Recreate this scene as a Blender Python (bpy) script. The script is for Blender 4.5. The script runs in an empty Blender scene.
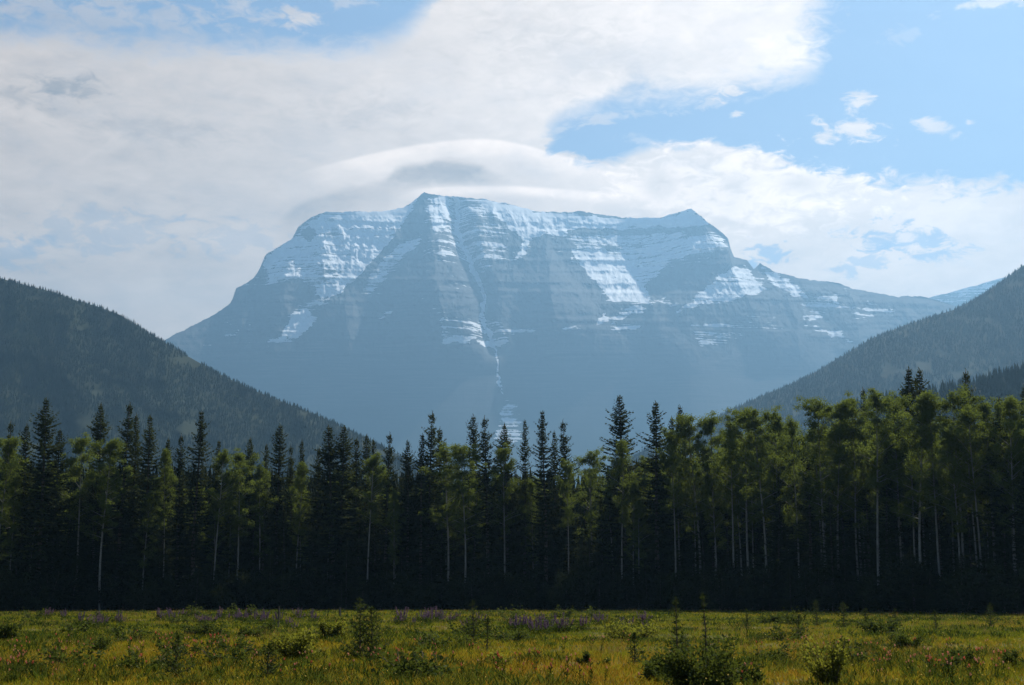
import bpy, math, random
import numpy as np
from mathutils import Vector

S = bpy.context.scene
COL = S.collection
R = math.radians

# ------------------------------------------------------------------ camera
F = 1470.0                     # focal length in photo pixels
CX, CY = 512.0, 342.5
HORIZON = 598.0
CAM_Z = 1.7
PITCH = math.atan((HORIZON - CY) / F)
cam_d = bpy.data.cameras.new('camera')
cam_d.sensor_width = 36.0
cam_d.lens = F / 1024 * 36.0
cam_d.clip_start = 0.3
cam_d.clip_end = 60000
cam = bpy.data.objects.new('camera', cam_d)
cam.location = (0, 0, CAM_Z)
cam.rotation_euler = (math.pi / 2 + PITCH, 0, 0)
COL.objects.link(cam)
S.camera = cam

# ------------------------------------------------------------------ exposure and sun
S.view_settings.view_transform = 'Standard'
S.view_settings.look = 'None'
S.view_settings.gamma = 1
S.view_settings.use_curve_mapping = False
S.view_settings.exposure = 1.0
S.cycles.use_denoising = True
S.cycles.max_bounces = 5
S.cycles.diffuse_bounces = 3
S.cycles.transmission_bounces = 4
S.cycles.glossy_bounces = 2
S.cycles.volume_bounces = 0
S.cycles.transparent_max_bounces = 6
S.cycles.sample_clamp_indirect = 6

SUN_AZ, SUN_EL = 32.0, 47.0    # degrees right of the view direction, above the horizon
sun_dir = Vector((math.sin(R(SUN_AZ)) * math.cos(R(SUN_EL)), math.cos(R(SUN_AZ)) * math.cos(R(SUN_EL)), math.sin(R(SUN_EL))))
sun_d = bpy.data.lights.new('sun', 'SUN')
sun_d.energy = 5.0
sun_d.angle = R(0.5)
sun_d.color = (1.0, 0.94, 0.84)
sun = bpy.data.objects.new('sun', sun_d)
sun.rotation_euler = sun_dir.to_track_quat('Z', 'Y').to_euler()
sun.location = (200, 100, 200)
COL.objects.link(sun)

def ray(px, py):
    """world direction through a photo pixel, scaled so that its y (depth) is 1"""
    px = np.asarray(px, float); py = np.asarray(py, float)
    x = (px - CX) / F
    y = (CY - py) / F
    c, s = math.cos(PITCH), math.sin(PITCH)
    dy = c - y * s
    dz = s + y * c
    return x / dy, dz / dy

def azel(px, py):
    x, z = ray(px, py)
    return math.atan2(float(x), 1.0), math.atan2(float(z), math.sqrt(1 + float(x) ** 2))

# ------------------------------------------------------------------ node helper
class NB:
    def __init__(self, tree):
        self.t = tree; self.n = tree.nodes; self.l = tree.links
    def put(self, node, idx, v):
        if v is None: return
        if hasattr(v, 'links') or isinstance(v, bpy.types.NodeSocket): self.l.new(v, node.inputs[idx])
        else: node.inputs[idx].default_value = v
    def m(self, op, a, b=None, c=None, clamp=False):
        n = self.n.new('ShaderNodeMath'); n.operation = op; n.use_clamp = clamp
        for i, v in enumerate((a, b, c)): self.put(n, i, v)
        return n.outputs[0]
    def add(self, a, b): return self.m('ADD', a, b)
    def sub(self, a, b): return self.m('SUBTRACT', a, b)
    def mul(self, a, b): return self.m('MULTIPLY', a, b)
    def mx(self, a, b): return self.m('MAXIMUM', a, b)
    def mn(self, a, b): return self.m('MINIMUM', a, b)
    def step(self, v, lo, hi, a=0.0, b=1.0):
        n = self.n.new('ShaderNodeMapRange'); n.interpolation_type = 'SMOOTHSTEP'
        for i, q in enumerate((v, lo, hi, a, b)): self.put(n, i, q)
        return n.outputs[0]
    def noise(self, vec, scale, detail=4, rough=0.55, dist=0.0):
        n = self.n.new('ShaderNodeTexNoise')
        if vec is not None: self.l.new(vec, n.inputs['Vector'])
        n.inputs['Scale'].default_value = scale; n.inputs['Detail'].default_value = detail
        n.inputs['Roughness'].default_value = rough; n.inputs['Distortion'].default_value = dist
        return n.outputs[0]
    def mapping(self, vec, scale=(1, 1, 1), loc=(0, 0, 0), rot=(0, 0, 0)):
        n = self.n.new('ShaderNodeMapping')
        self.l.new(vec, n.inputs[0])
        n.inputs['Location'].default_value = loc; n.inputs['Rotation'].default_value = rot; n.inputs['Scale'].default_value = scale
        return n.outputs[0]
    def mix(self, f, a, b):
        n = self.n.new('ShaderNodeMix'); n.data_type = 'RGBA'
        self.put(n, 0, f)
        for i, v in ((6, a), (7, b)):
            if isinstance(v, tuple): v = (*v[:3], 1)
            self.put(n, i, v)
        return n.outputs[2]
    def curve(self, x, pts):
        n = self.n.new('ShaderNodeFloatCurve')
        cv = n.mapping.curves[0]
        n.mapping.extend = 'HORIZONTAL'
        pts = sorted(pts)
        while len(cv.points) < len(pts): cv.points.new(0.5, 0.5)
        for p, (a, b) in zip(cv.points, pts):
            p.location = (min(max(a, 0), 1), min(max(b, 0), 1)); p.handle_type = 'AUTO_CLAMPED'
        n.mapping.update()
        self.put(n, 1, x)
        return n.outputs[0]
    def geo(self):
        return self.n.new('ShaderNodeNewGeometry')
    def attr(self, name):
        n = self.n.new('ShaderNodeAttribute'); n.attribute_name = name
        return n.outputs['Fac']

# ------------------------------------------------------------------ world: clear sky with banks of cloud
SKY_STRENGTH = 0.05
def build_world():
    w = bpy.data.worlds.new('World'); S.world = w
    w.use_nodes = True
    nt = w.node_tree; nt.nodes.clear(); b = NB(nt)
    out = nt.nodes.new('ShaderNodeOutputWorld')
    sky = nt.nodes.new('ShaderNodeTexSky'); sky.sky_type = 'NISHITA'; sky.sun_disc = False
    sky.sun_elevation = R(SUN_EL); sky.sun_rotation = R(SUN_AZ)
    sky.altitude = 850; sky.air_density = 1.0; sky.dust_density = 0.6; sky.ozone_density = 1.6
    bg1 = nt.nodes.new('ShaderNodeBackground'); bg1.inputs[1].default_value = SKY_STRENGTH
    nt.links.new(sky.outputs[0], bg1.inputs[0])
    tc = nt.nodes.new('ShaderNodeTexCoord'); d = tc.outputs['Generated']
    sep = nt.nodes.new('ShaderNodeSeparateXYZ'); nt.links.new(d, sep.inputs[0])
    az = b.m('ARCTAN2', sep.outputs[0], sep.outputs[1])
    el = b.m('ARCSINE', sep.outputs[2])
    # cloud coordinates: stretched along the horizon
    cmb = nt.nodes.new('ShaderNodeCombineXYZ')
    nt.links.new(az, cmb.inputs[0]); nt.links.new(el, cmb.inputs[1])
    uv = cmb.outputs[0]
    n_big = b.noise(b.mapping(uv, (6, 14, 1)), 1.0, 5, 0.55, 0.3)
    n_mid = b.noise(b.mapping(uv, (18, 40, 1), (3, 1, 5)), 1.0, 6, 0.6, 0.4)
    n_fin = b.noise(b.mapping(uv, (60, 130, 1), (7, 4, 2)), 1.0, 6, 0.62, 0.6)
    n_str = b.noise(b.mapping(uv, (10, 42, 1), (1, 9, 3), (0, 0, R(-6))), 1.0, 5, 0.55, 0.3)
    A = R(24); E0, E1 = R(-5), R(32)
    U = b.m('DIVIDE', b.add(b.add(az, b.add(b.mul(b.sub(n_mid, 0.5), R(2.6)), b.mul(b.sub(n_fin, 0.5), R(1.6)))), A), 2 * A)
    def cv(pts):
        q = []
        for px, py in pts:
            a, e = azel(px, py)
            q.append(((a + A) / (2 * A), (e - E0) / (E1 - E0)))
        return b.add(b.mul(b.curve(U, q), E1 - E0), E0)
    PXR = 1.0 / F
    def px(k): return k * PXR
    eld = b.add(el, b.add(b.mul(b.sub(n_mid, 0.5), px(36)), b.add(b.mul(b.sub(n_fin, 0.5), px(40)), b.mul(b.sub(n_str, 0.5), px(34)))))
    # upper bank
    topA = cv([(-60, 24), (0, 26), (60, 26), (110, 38), (200, 42), (300, 42), (370, 40), (400, 30), (426, 5), (460, -40), (1100, -40)])
    lowA = cv([(-60, 420), (500, 420), (522, 300), (538, 190), (552, 138), (575, 116), (620, 104), (680, 97), (740, 91), (800, 84), (825, 76), (850, 60), (1100, 40)])
    covA = b.mul(b.step(b.sub(topA, eld), px(-20), px(26)), b.step(b.sub(eld, lowA), px(-16), px(26)))
    covA = b.mul(covA, b.step(b.add(az, b.add(b.mul(b.sub(n_fin, 0.5), px(70)), b.mul(b.sub(n_mid, 0.5), px(60)))), azel(842, 40)[0], azel(790, 40)[0]))
    # lower bank behind the peaks
    topB = cv([(-60, 300), (500, 300), (515, 200), (532, 152), (545, 148), (570, 158), (600, 163), (620, 158), (640, 145), (660, 138), (700, 136), (740, 141), (770, 149), (800, 157), (840, 167), (880, 174), (920, 174), (960, 180), (1024, 184), (1100, 190)])
    covB = b.step(b.sub(topB, eld), px(-7), px(13))
    def blob(cx, cy, rx, ry, rot=0.0, soft=0.55, na=0.9, nz=None):
        a0, e0 = azel(cx, cy)
        x = b.sub(az, a0); y = b.sub(el, e0)
        c, s = math.cos(R(rot)), math.sin(R(rot))
        xr = b.mul(b.add(b.mul(x, c), b.mul(y, s)), 1 / px(rx))
        yr = b.mul(b.sub(b.mul(y, c), b.mul(x, s)), 1 / px(ry))
        r = b.m('SQRT', b.add(b.mul(xr, xr), b.mul(yr, yr)))
        r = b.add(r, b.mul(b.sub(n_fin if nz is None else nz, 0.5), na * 2))
        return b.step(r, 1.0, 1.0 - soft, 0.0, 1.0)
    cov = b.mx(covA, covB)
    # thin places where the blue shows through
    holes = [(765, 254, 30, 13, 0, .75), (742, 268, 12, 8, 0, .5), (905, 242, 58, 18, -12, .75), (868, 260, 36, 12, 20, .55), (100, 232, 85, 26, 5, .30), (240, 238, 60, 20, 0, .25),
             (5, 250, 40, 18, 0, .4)]
    for (hx, hy, rx, ry, ro, k) in holes:
        cov = b.mul(cov, b.sub(1.0, b.mul(blob(hx, hy, rx, ry, ro, 0.7, 2.4), k)))
    # small free clouds
    for (hx, hy, rx, ry, ro, k) in [(855, 100, 20, 9, 5, .9), (852, 130, 44, 12, -4, .95), (825, 136, 22, 7, 20, .8), (934, 128, 24, 8, -18, .8), (968, 121, 7, 5, 0, .7), (738, 115, 10, 4, 0, .75), (600, 118, 50, 8, 6, .5), (690, 104, 50, 9, 8, .5), (560, 128, 24, 8, 10, .45), (640, 140, 40, 6, -8, .3),
                                    (722, 88, 22, 13, 0, .9), (905, 236, 16, 7, 0, .9), (965, 238, 18, 7, 0, .9), (905, 33, 36, 12, 15, .22), (300, 20, 26, 12, 5, .8), (250, 12, 46, 11, -12, .5), (340, 2, 40, 6, 0, .4), (1000, 0, 60, 8, 0, .6),
                                    (90, 10, 170, 26, 0, .5), (935, 272, 70, 12, 12, .9), (1010, 250, 30, 16, 20, .8)]:
        cov = b.mx(cov, b.mul(blob(hx, hy, rx * 1.15, ry * 1.15, ro, 1.0, 1.9), k))
    cov = b.mul(cov, b.add(0.80, b.mul(n_mid, 0.40)))
    veil = b.mul(b.step(az, R(-16), R(12), 0.05, 0.08), b.step(el, R(30), R(10), 0.55, 1.0))
    cov = b.mx(cov, veil)
    # the banks cover only this quarter of the sky; elsewhere it is clear
    cov = b.mul(cov, b.mul(b.step(b.m('ABSOLUTE', az), R(62), R(30)), b.step(el, R(44), R(27))))
    cov = b.m('MINIMUM', cov, 1.0)
    # brightness of the cloud: grey on the left, sunlit to the right
    br = b.step(az, R(-17), R(6), 0.75, 0.93)
    br = b.add(br, b.mul(b.sub(n_big, 0.5), 0.22))
    br = b.add(br, b.mul(b.sub(n_str, 0.5), 0.20))
    br = b.add(br, b.mul(b.sub(n_mid, 0.5), 0.30))
    br = b.add(br, b.mul(b.sub(n_fin, 0.5), 0.21))
    br = b.add(br, b.mul(b.step(el, R(8), R(14)), b.step(az, R(2), R(-12), 0.0, -0.05)))
    for (hx, hy, rx, ry, k) in [(66, 88, 46, 15, -.20), (20, 96, 40, 12, -.10), (662, 185, 24, 18, -.20), (735, 184, 24, 14, -.16), (796, 184, 34, 13, -.22), (560, 60, 120, 45, -.05), (540, 25, 90, 30, -.04), (150, 130, 120, 16, -.06),
                                (360, 110, 90, 20, -.06), (770, 60, 70, 30, .12), (740, 190, 170, 55, .26), (930, 225, 110, 40, .10), (330, 130, 60, 30, .02)]:
        br = b.add(br, b.mul(blob(hx, hy, rx, ry, 0, 0.95, 1.5), k))
    # smooth lens cloud sitting on the summit: a pale veil, a grey cap and a bright lower lip
    Us = b.m('DIVIDE', b.add(az, A), 2 * A)
    U = Us
    arc = cv([(250, 190), (300, 172), (330, 163), (380, 151), (430, 142), (480, 138), (520, 143), (560, 154), (600, 162), (640, 168), (680, 182), (720, 200)])
    da = b.sub(arc, el)
    inx = b.mul(b.step(az, R(-9.5), R(-6)), b.step(az, R(6), R(2)))
    inarc = b.mul(b.step(da, px(-1), px(3)), b.step(da, px(34), px(2)))
    br = b.add(br, b.mul(b.mul(inarc, inx), 0.20))
    cap = cv([(250, 250), (268, 230), (285, 213), (300, 203), (320, 194), (345, 187), (375, 181), (388, 177), (394, 168), (408, 164), (420, 163), (440, 157), (460, 159), (480, 164), (500, 174), (525, 184), (600, 193), (680, 202), (720, 210)])
    capn = b.add(el, b.mul(b.sub(n_fin, 0.5), px(3)))
    dc = b.sub(cap, capn)
    a0 = azel(268, 200)[0]; a1 = azel(300, 200)[0]; a2 = azel(470, 180)[0]; a3 = azel(540, 180)[0]
    incap = b.mul(b.step(dc, px(-3), px(7)), b.mul(b.step(az, a0, a1), b.step(az, a3, a2)))
    lip = cv([(250, 300), (350, 262), (380, 222), (396, 200), (412, 190), (440, 186), (500, 185), (560, 188), (620, 194), (660, 203), (720, 220)])
    dl = b.sub(el, lip)
    br = b.sub(br, b.mul(b.mul(incap, b.step(dl, px(-4), px(5))), b.add(b.step(dc, px(40), px(4), 0.04, 0.17), b.mul(blob(440, 172, 84, 26, 0, 0.9, 0.3), 0.22))))
    a4 = azel(392, 190)[0]; a5 = azel(440, 190)[0]; a6 = azel(540, 190)[0]; a7 = azel(665, 190)[0]
    inlip = b.mul(b.mul(b.step(dl, px(1), px(-3)), b.step(dl, px(-14), px(-5))), b.mul(b.step(az, a4, a5), b.step(az, a7, a6)))
    br = b.add(br, b.mul(inlip, 0.20))
    cov = b.mx(cov, b.mul(incap, 0.95))
    br = b.m('MINIMUM', b.mx(br, 0.3), 1.22)
    tint = b.mix(b.step(br, 0.55, 1.0), (1.14, 0.86, 0.64), (0.96, 0.76, 0.60))
    bg2 = nt.nodes.new('ShaderNodeBackground')
    nt.links.new(tint, bg2.inputs[0])
    nt.links.new(b.mul(b.m('POWER', br, 1.6), CLOUD), bg2.inputs[1])
    mixs = nt.nodes.new('ShaderNodeMixShader')
    nt.links.new(cov, mixs.inputs[0]); nt.links.new(bg1.outputs[0], mixs.inputs[1]); nt.links.new(bg2.outputs[0], mixs.inputs[2])
    nt.links.new(mixs.outputs[0], out.inputs[0])
CLOUD = 0.75
build_world()

# ------------------------------------------------------------------ haze numbers
HAZE_DENSITY = 8.0e-5
HAZE_COLOR = (0.225, 0.435, 0.675)
HAZE_G = 0.45

# ------------------------------------------------------------------ mesh and object helpers
def mk_mesh(name, V, faces, mats=(), midx=None, smooth=False, attrs=None):
    """faces: an (n,3) or (n,4) array, or a list of such arrays"""
    me = bpy.data.meshes.new(name)
    V = np.asarray(V, np.float32).reshape(-1, 3)
    if not isinstance(faces, list): faces = [faces]
    faces = [np.asarray(f, np.int32) for f in faces if len(f)]
    loops = np.concatenate([f.ravel() for f in faces])
    sizes = np.concatenate([np.full(len(f), f.shape[1], np.int32) for f in faces])
    starts = np.concatenate([[0], np.cumsum(sizes)[:-1]]).astype(np.int32)
    me.vertices.add(len(V)); me.loops.add(len(loops)); me.polygons.add(len(sizes))
    me.vertices.foreach_set('co', V.ravel())
    me.loops.foreach_set('vertex_index', loops)
    me.polygons.foreach_set('loop_start', starts)
    for m in mats: me.materials.append(m)
    if midx is not None: me.polygons.foreach_set('material_index', np.asarray(midx, np.int32))
    me.polygons.foreach_set('use_smooth', np.full(len(sizes), smooth))
    for k, a in (attrs or {}).items():
        at = me.attributes.new(k, 'FLOAT', 'POINT'); at.data.foreach_set('value', np.asarray(a, np.float32).ravel())
    me.update(calc_edges=True)
    return me

def link(name, me, parent=None, **props):
    o = bpy.data.objects.new(name, me); COL.objects.link(o)
    if parent: o.parent = parent
    for k, v in props.items(): o[k] = v
    return o

def thing(name, label, cat, group=None, loc=(0, 0, 0), rz=0.0):
    o = bpy.data.objects.new(name, None); COL.objects.link(o)
    o.empty_display_size = 0.5
    o.location = loc; o.rotation_euler = (0, 0, rz)
    o['label'] = label; o['category'] = cat
    if group: o['group'] = group
    return o

def place(name, parts, loc, rz, sc, label, cat, group=None, tilt=(0, 0)):
    """one individual: an Empty at its base with its own part objects (mesh data may be shared)"""
    o = thing(name, label, cat, group, loc, rz)
    o.rotation_euler = (tilt[0], tilt[1], rz)
    o.scale = sc
    for pn, me in parts:
        link(pn, me, o)
    return o

class Geo:
    """collects vertices and faces of one mesh"""
    def __init__(self): self.V = []; self.F3 = []; self.F4 = []; self.n = 0; self.rnd = []
    def verts(self, v, r=None):
        v = np.asarray(v, float).reshape(-1, 3); k = self.n; self.V.append(v); self.n += len(v)
        self.rnd.append(np.full(len(v), 0.5) if r is None else np.asarray(r, float).ravel())
        return k
    def cards(self, P, D, Sd, l, w, fold=None, r=None):
        """diamond leaf or spray cards"""
        P, D, Sd = (np.asarray(a, float) for a in (P, D, Sd))
        l = np.asarray(l, float).reshape(-1, 1); w = np.asarray(w, float).reshape(-1, 1)
        mid = P + D * l * 0.45
        v = np.stack([P, mid + Sd * w, P + D * l, mid - Sd * w], 1)
        k = self.verts(v, None if r is None else np.repeat(np.asarray(r), 4))
        n = len(P)
        self.F4.append(k + np.arange(n * 4).reshape(n, 4))
    def tube(self, pts, rad, sides=6, cap=True):
        pts = np.asarray(pts, float); n = len(pts)
        rad = np.broadcast_to(np.asarray(rad, float), (n,))
        t = np.gradient(pts, axis=0); t /= np.linalg.norm(t, axis=1, keepdims=True) + 1e-9
        ref = np.where(np.abs(t[:, 2:3]) > 0.8, np.array([[1.0, 0, 0]]), np.array([[0, 0, 1.0]]))
        a = np.cross(t, ref); a /= np.linalg.norm(a, axis=1, keepdims=True) + 1e-9
        bb = np.cross(t, a)
        th = np.arange(sides) * 2 * math.pi / sides
        ring = pts[:, None] + rad[:, None, None] * (a[:, None] * np.cos(th)[None, :, None] + bb[:, None] * np.sin(th)[None, :, None])
        k = self.verts(ring)
        i = np.arange(n - 1)[:, None] * sides; j = np.arange(sides)[None]; j2 = (j + 1) % sides
        self.F4.append((k + np.stack([i + j, i + j2, i + sides + j2, i + sides + j], -1)).reshape(-1, 4))
        if cap:
            c = self.verts(pts[-1:]); j = np.arange(sides); base = k + (n - 1) * sides
            self.F3.append(np.stack([base + j, base + (j + 1) % sides, np.full(sides, c)], 1))
    def mesh(self, name, mat, smooth=False, rnd=False):
        V = np.concatenate(self.V); fs = []
        if self.F4: fs.append(np.concatenate(self.F4))
        if self.F3: fs.append(np.concatenate(self.F3))
        return mk_mesh(name, V, fs, [mat], smooth=smooth, attrs={'rnd': np.concatenate(self.rnd)} if rnd else None)

def unit(v): return v / (np.linalg.norm(v, axis=-1, keepdims=True) + 1e-9)

# value noise for terrain (tiling lattice, numpy)
_rng = np.random.default_rng(5)
_LAT = _rng.random((256, 256))
def vnoise(x, y):
    x = np.asarray(x, float); y = np.asarray(y, float)
    xi = np.floor(x).astype(int); yi = np.floor(y).astype(int)
    fx = x - xi; fy = y - yi
    fx = fx * fx * (3 - 2 * fx); fy = fy * fy * (3 - 2 * fy)
    a = _LAT[xi % 256, yi % 256]; b = _LAT[(xi + 1) % 256, yi % 256]
    c = _LAT[xi % 256, (yi + 1) % 256]; d = _LAT[(xi + 1) % 256, (yi + 1) % 256]
    return (a * (1 - fx) + b * fx) * (1 - fy) + (c * (1 - fx) + d * fx) * fy
def fbm(x, y, o=4, g=0.5):
    s = 0; a = 1; t = 0
    for i in range(o):
        s = s + a * vnoise(x * 2 ** i + 17.3 * i, y * 2 ** i + 9.1 * i); t += a; a *= g
    return s / t
def ridged(x, y, o=4, g=0.5):
    s = 0; a = 1; t = 0
    for i in range(o):
        s = s + a * (1 - np.abs(2 * vnoise(x * 2 ** i + 31.7 * i, y * 2 ** i + 5.9 * i) - 1)); t += a; a *= g
    return s / t

# ------------------------------------------------------------------ materials
def new_mat(name):
    m = bpy.data.materials.new(name); m.use_nodes = True
    m.node_tree.nodes.clear()
    out = m.node_tree.nodes.new('ShaderNodeOutputMaterial')
    return m, NB(m.node_tree), out

def principled(b, out, color, rough=0.9, spec=0.2):
    p = b.n.new('ShaderNodeBsdfPrincipled')
    b.put(p, 'Base Color', (*color, 1) if isinstance(color, tuple) else color)
    p.inputs['Roughness'].default_value = rough
    p.inputs['Specular IOR Level'].default_value = spec
    b.l.new(p.outputs[0], out.inputs[0])
    return p

def leaf_mat(name, c1, c2, trans=0.35, scale=0.6, tcol=None, spec=0.15, obj_var=0.5, gain=1.0):
    """leaves and needles: colour varies from clump to clump and from plant to plant; light passes through"""
    m, b, out = new_mat(name)
    tc = b.n.new('ShaderNodeTexCoord'); oi = b.n.new('ShaderNodeObjectInfo')
    nz = b.noise(tc.outputs['Object'], scale, 3, 0.6)
    f = b.step(b.add(b.mul(b.attr('rnd'), 0.35), b.add(b.mul(nz, 1 - obj_var), b.mul(oi.outputs['Random'], obj_var))), 0.30, 1.0)
    c = b.mix(f, c1, c2)
    d = b.n.new('ShaderNodeBsdfDiffuse'); b.l.new(c, d.inputs[0])
    t = b.n.new('ShaderNodeBsdfTranslucent')
    tcx = b.mix(0.6, c, tcol if tcol else tuple(min(1, k * 1.6) for k in c2))
    b.l.new(tcx, t.inputs[0])
    mx = b.n.new('ShaderNodeMixShader'); mx.inputs[0].default_value = trans
    b.l.new(d.outputs[0], mx.inputs[1]); b.l.new(t.outputs[0], mx.inputs[2])
    g = b.n.new('ShaderNodeBsdfGlossy'); g.inputs['Roughness'].default_value = 0.5
    g.inputs[0].default_value = (1, 1, 1, 1)
    mx2 = b.n.new('ShaderNodeMixShader'); mx2.inputs[0].default_value = spec * 0.015
    b.l.new(mx.outputs[0], mx2.inputs[1]); b.l.new(g.outputs[0], mx2.inputs[2])
    b.l.new(mx2.outputs[0], out.inputs[0])
    return m

def bark_mat(name, c1, c2, c3=None, scale=3.0, stretch=(1, 1, 0.25)):
    m, b, out = new_mat(name)
    tc = b.n.new('ShaderNodeTexCoord')
    v = b.mapping(tc.outputs['Object'], stretch)
    n1 = b.noise(v, scale, 5, 0.6)
    c = b.mix(b.step(n1, 0.35, 0.65), c1, c2)
    if c3:
        n2 = b.noise(b.mapping(tc.outputs['Object'], (1, 1, 2.2), (4, 2, 1)), 2.2, 3, 0.6)
        c = b.mix(b.step(n2, 0.60, 0.68), c, c3)
    p = principled(b, out, c, 0.85, 0.2)
    bm = b.n.new('ShaderNodeBump'); bm.inputs['Strength'].default_value = 0.4; bm.inputs['Distance'].default_value = 0.03
    b.l.new(n1, bm.inputs['Height']); b.l.new(bm.outputs[0], p.inputs['Normal'])
    return m

M_SPRUCE = leaf_mat('spruce_needles', (0.012, 0.020, 0.008), (0.036, 0.048, 0.014), 0.18, 0.5, (0.09, 0.10, 0.02))
M_ASPEN = leaf_mat('aspen_leaves', (0.038, 0.060, 0.013), (0.092, 0.116, 0.024), 0.52, 0.45, (0.165, 0.205, 0.030), obj_var=0.35)
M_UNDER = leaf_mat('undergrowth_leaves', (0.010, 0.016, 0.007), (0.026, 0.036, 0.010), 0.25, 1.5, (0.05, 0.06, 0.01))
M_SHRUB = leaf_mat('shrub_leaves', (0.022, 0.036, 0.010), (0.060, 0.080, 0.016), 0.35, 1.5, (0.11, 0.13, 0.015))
M_SAPLING = leaf_mat('sapling_needles', (0.018, 0.032, 0.010), (0.045, 0.066, 0.018), 0.22, 2.0, (0.12, 0.14, 0.02))
M_WILLOW = leaf_mat('willow_leaves', (0.050, 0.062, 0.012), (0.105, 0.112, 0.018), 0.50, 1.5, (0.22, 0.22, 0.020))
M_BARK = bark_mat('spruce_bark', (0.05, 0.04, 0.032), (0.11, 0.09, 0.075))
M_PALE = bark_mat('aspen_bark', (0.13, 0.127, 0.112), (0.22, 0.212, 0.19), (0.05, 0.045, 0.04))
M_TWIG = bark_mat('twig_bark', (0.05, 0.038, 0.025), (0.10, 0.075, 0.05), scale=8)
M_POST = bark_mat('weathered_post_wood', (0.050, 0.043, 0.036), (0.09, 0.078, 0.066), (0.02, 0.018, 0.016), 9, (1, 1, 0.12))

# ------------------------------------------------------------------ ground
def gz(x, y):
    x = np.asarray(x, float); y = np.asarray(y, float)
    z = 0.22 * (fbm(x / 23 + 40, y / 23 + 40, 3) - 0.5) + 0.10 * (vnoise(x / 5 + 3, y / 5 + 8) - 0.5)
    return z * np.clip((np.hypot(x, y) - 6) / 20, 0, 1) * np.clip((900 - np.hypot(x, y)) / 500, 0, 1)

def forest_d(px):
    return np.interp(px, [-150, 0, 300, 600, 750, 900, 1024, 1150], [195, 190, 202, 200, 182, 163, 150, 142])
def forest_d_x(x):
    """distance of the forest edge for a world x"""
    xs = np.linspace(-150, 1150, 60); rx, _ = ray(xs, np.full(60, HORIZON + 10)); d = forest_d(xs)
    return np.interp(x, rx * d, d)

def build_ground():
    xs = np.concatenate([np.linspace(-6800, -130, 24)[:-1], np.linspace(-130, 130, 261), np.linspace(130, 6800, 24)[1:]])
    ys = np.concatenate([np.linspace(-700, 0, 12)[:-1], np.linspace(0, 260, 261), np.linspace(260, 15200, 40)[1:]])
    X, Y = np.meshgrid(xs, ys, indexing='ij')
    Z = gz(X, Y)
    n, m = X.shape
    i = np.arange(n - 1)[:, None] * m; j = np.arange(m - 1)[None]
    f = np.stack([i + j, i + m + j, i + m + j + 1, i + j + 1], -1).reshape(-1, 4)
    edge = forest_d_x(X.ravel())
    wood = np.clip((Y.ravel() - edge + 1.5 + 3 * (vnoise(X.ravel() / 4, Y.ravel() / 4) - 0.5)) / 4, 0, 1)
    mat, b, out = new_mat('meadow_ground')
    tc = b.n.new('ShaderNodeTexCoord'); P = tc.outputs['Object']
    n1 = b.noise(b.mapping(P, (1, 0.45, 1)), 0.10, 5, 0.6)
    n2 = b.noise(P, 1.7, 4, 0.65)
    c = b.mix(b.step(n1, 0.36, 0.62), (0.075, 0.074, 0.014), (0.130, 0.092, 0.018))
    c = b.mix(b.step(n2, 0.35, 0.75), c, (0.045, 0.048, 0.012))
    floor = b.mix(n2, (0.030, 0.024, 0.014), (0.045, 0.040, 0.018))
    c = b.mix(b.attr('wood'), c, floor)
    p = principled(b, out, c, 0.95, 0.1)
    bm = b.n.new('ShaderNodeBump'); bm.inputs['Strength'].default_value = 0.6; bm.inputs['Distance'].default_value = 0.12
    b.l.new(n2, bm.inputs['Height']); b.l.new(bm.outputs[0], p.inputs['Normal'])
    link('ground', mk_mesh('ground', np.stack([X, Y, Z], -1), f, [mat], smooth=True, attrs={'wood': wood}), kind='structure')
build_ground()

# ------------------------------------------------------------------ mountains and hills
def poly_in(px, py, pts):
    """signed soft inside test: distance in pixels, positive inside"""
    pts = np.asarray(pts, float)
    d = np.full(px.shape, 1e9); ins = np.zeros(px.shape, bool)
    for (x1, y1), (x2, y2) in zip(pts, np.roll(pts, -1, 0)):
        d = np.minimum(d, seg_d(px, py, x1, y1, x2, y2))
        cond = ((y1 > py) != (y2 > py)) & (px < (x2 - x1) * (py - y1) / (y2 - y1 + 1e-12) + x1)
        ins ^= cond
    return np.where(ins, d, -d)
def seg_d(px, py, x1, y1, x2, y2):
    vx, vy = x2 - x1, y2 - y1
    t = np.clip(((px - x1) * vx + (py - y1) * vy) / (vx * vx + vy * vy + 1e-9), 0, 1)
    return np.hypot(px - x1 - t * vx, py - y1 - t * vy)
def line_d(px, py, pts):
    d = np.full(px.shape, 1e9)
    for (x1, y1), (x2, y2) in zip(pts[:-1], pts[1:]): d = np.minimum(d, seg_d(px, py, x1, y1, x2, y2))
    return d

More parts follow.
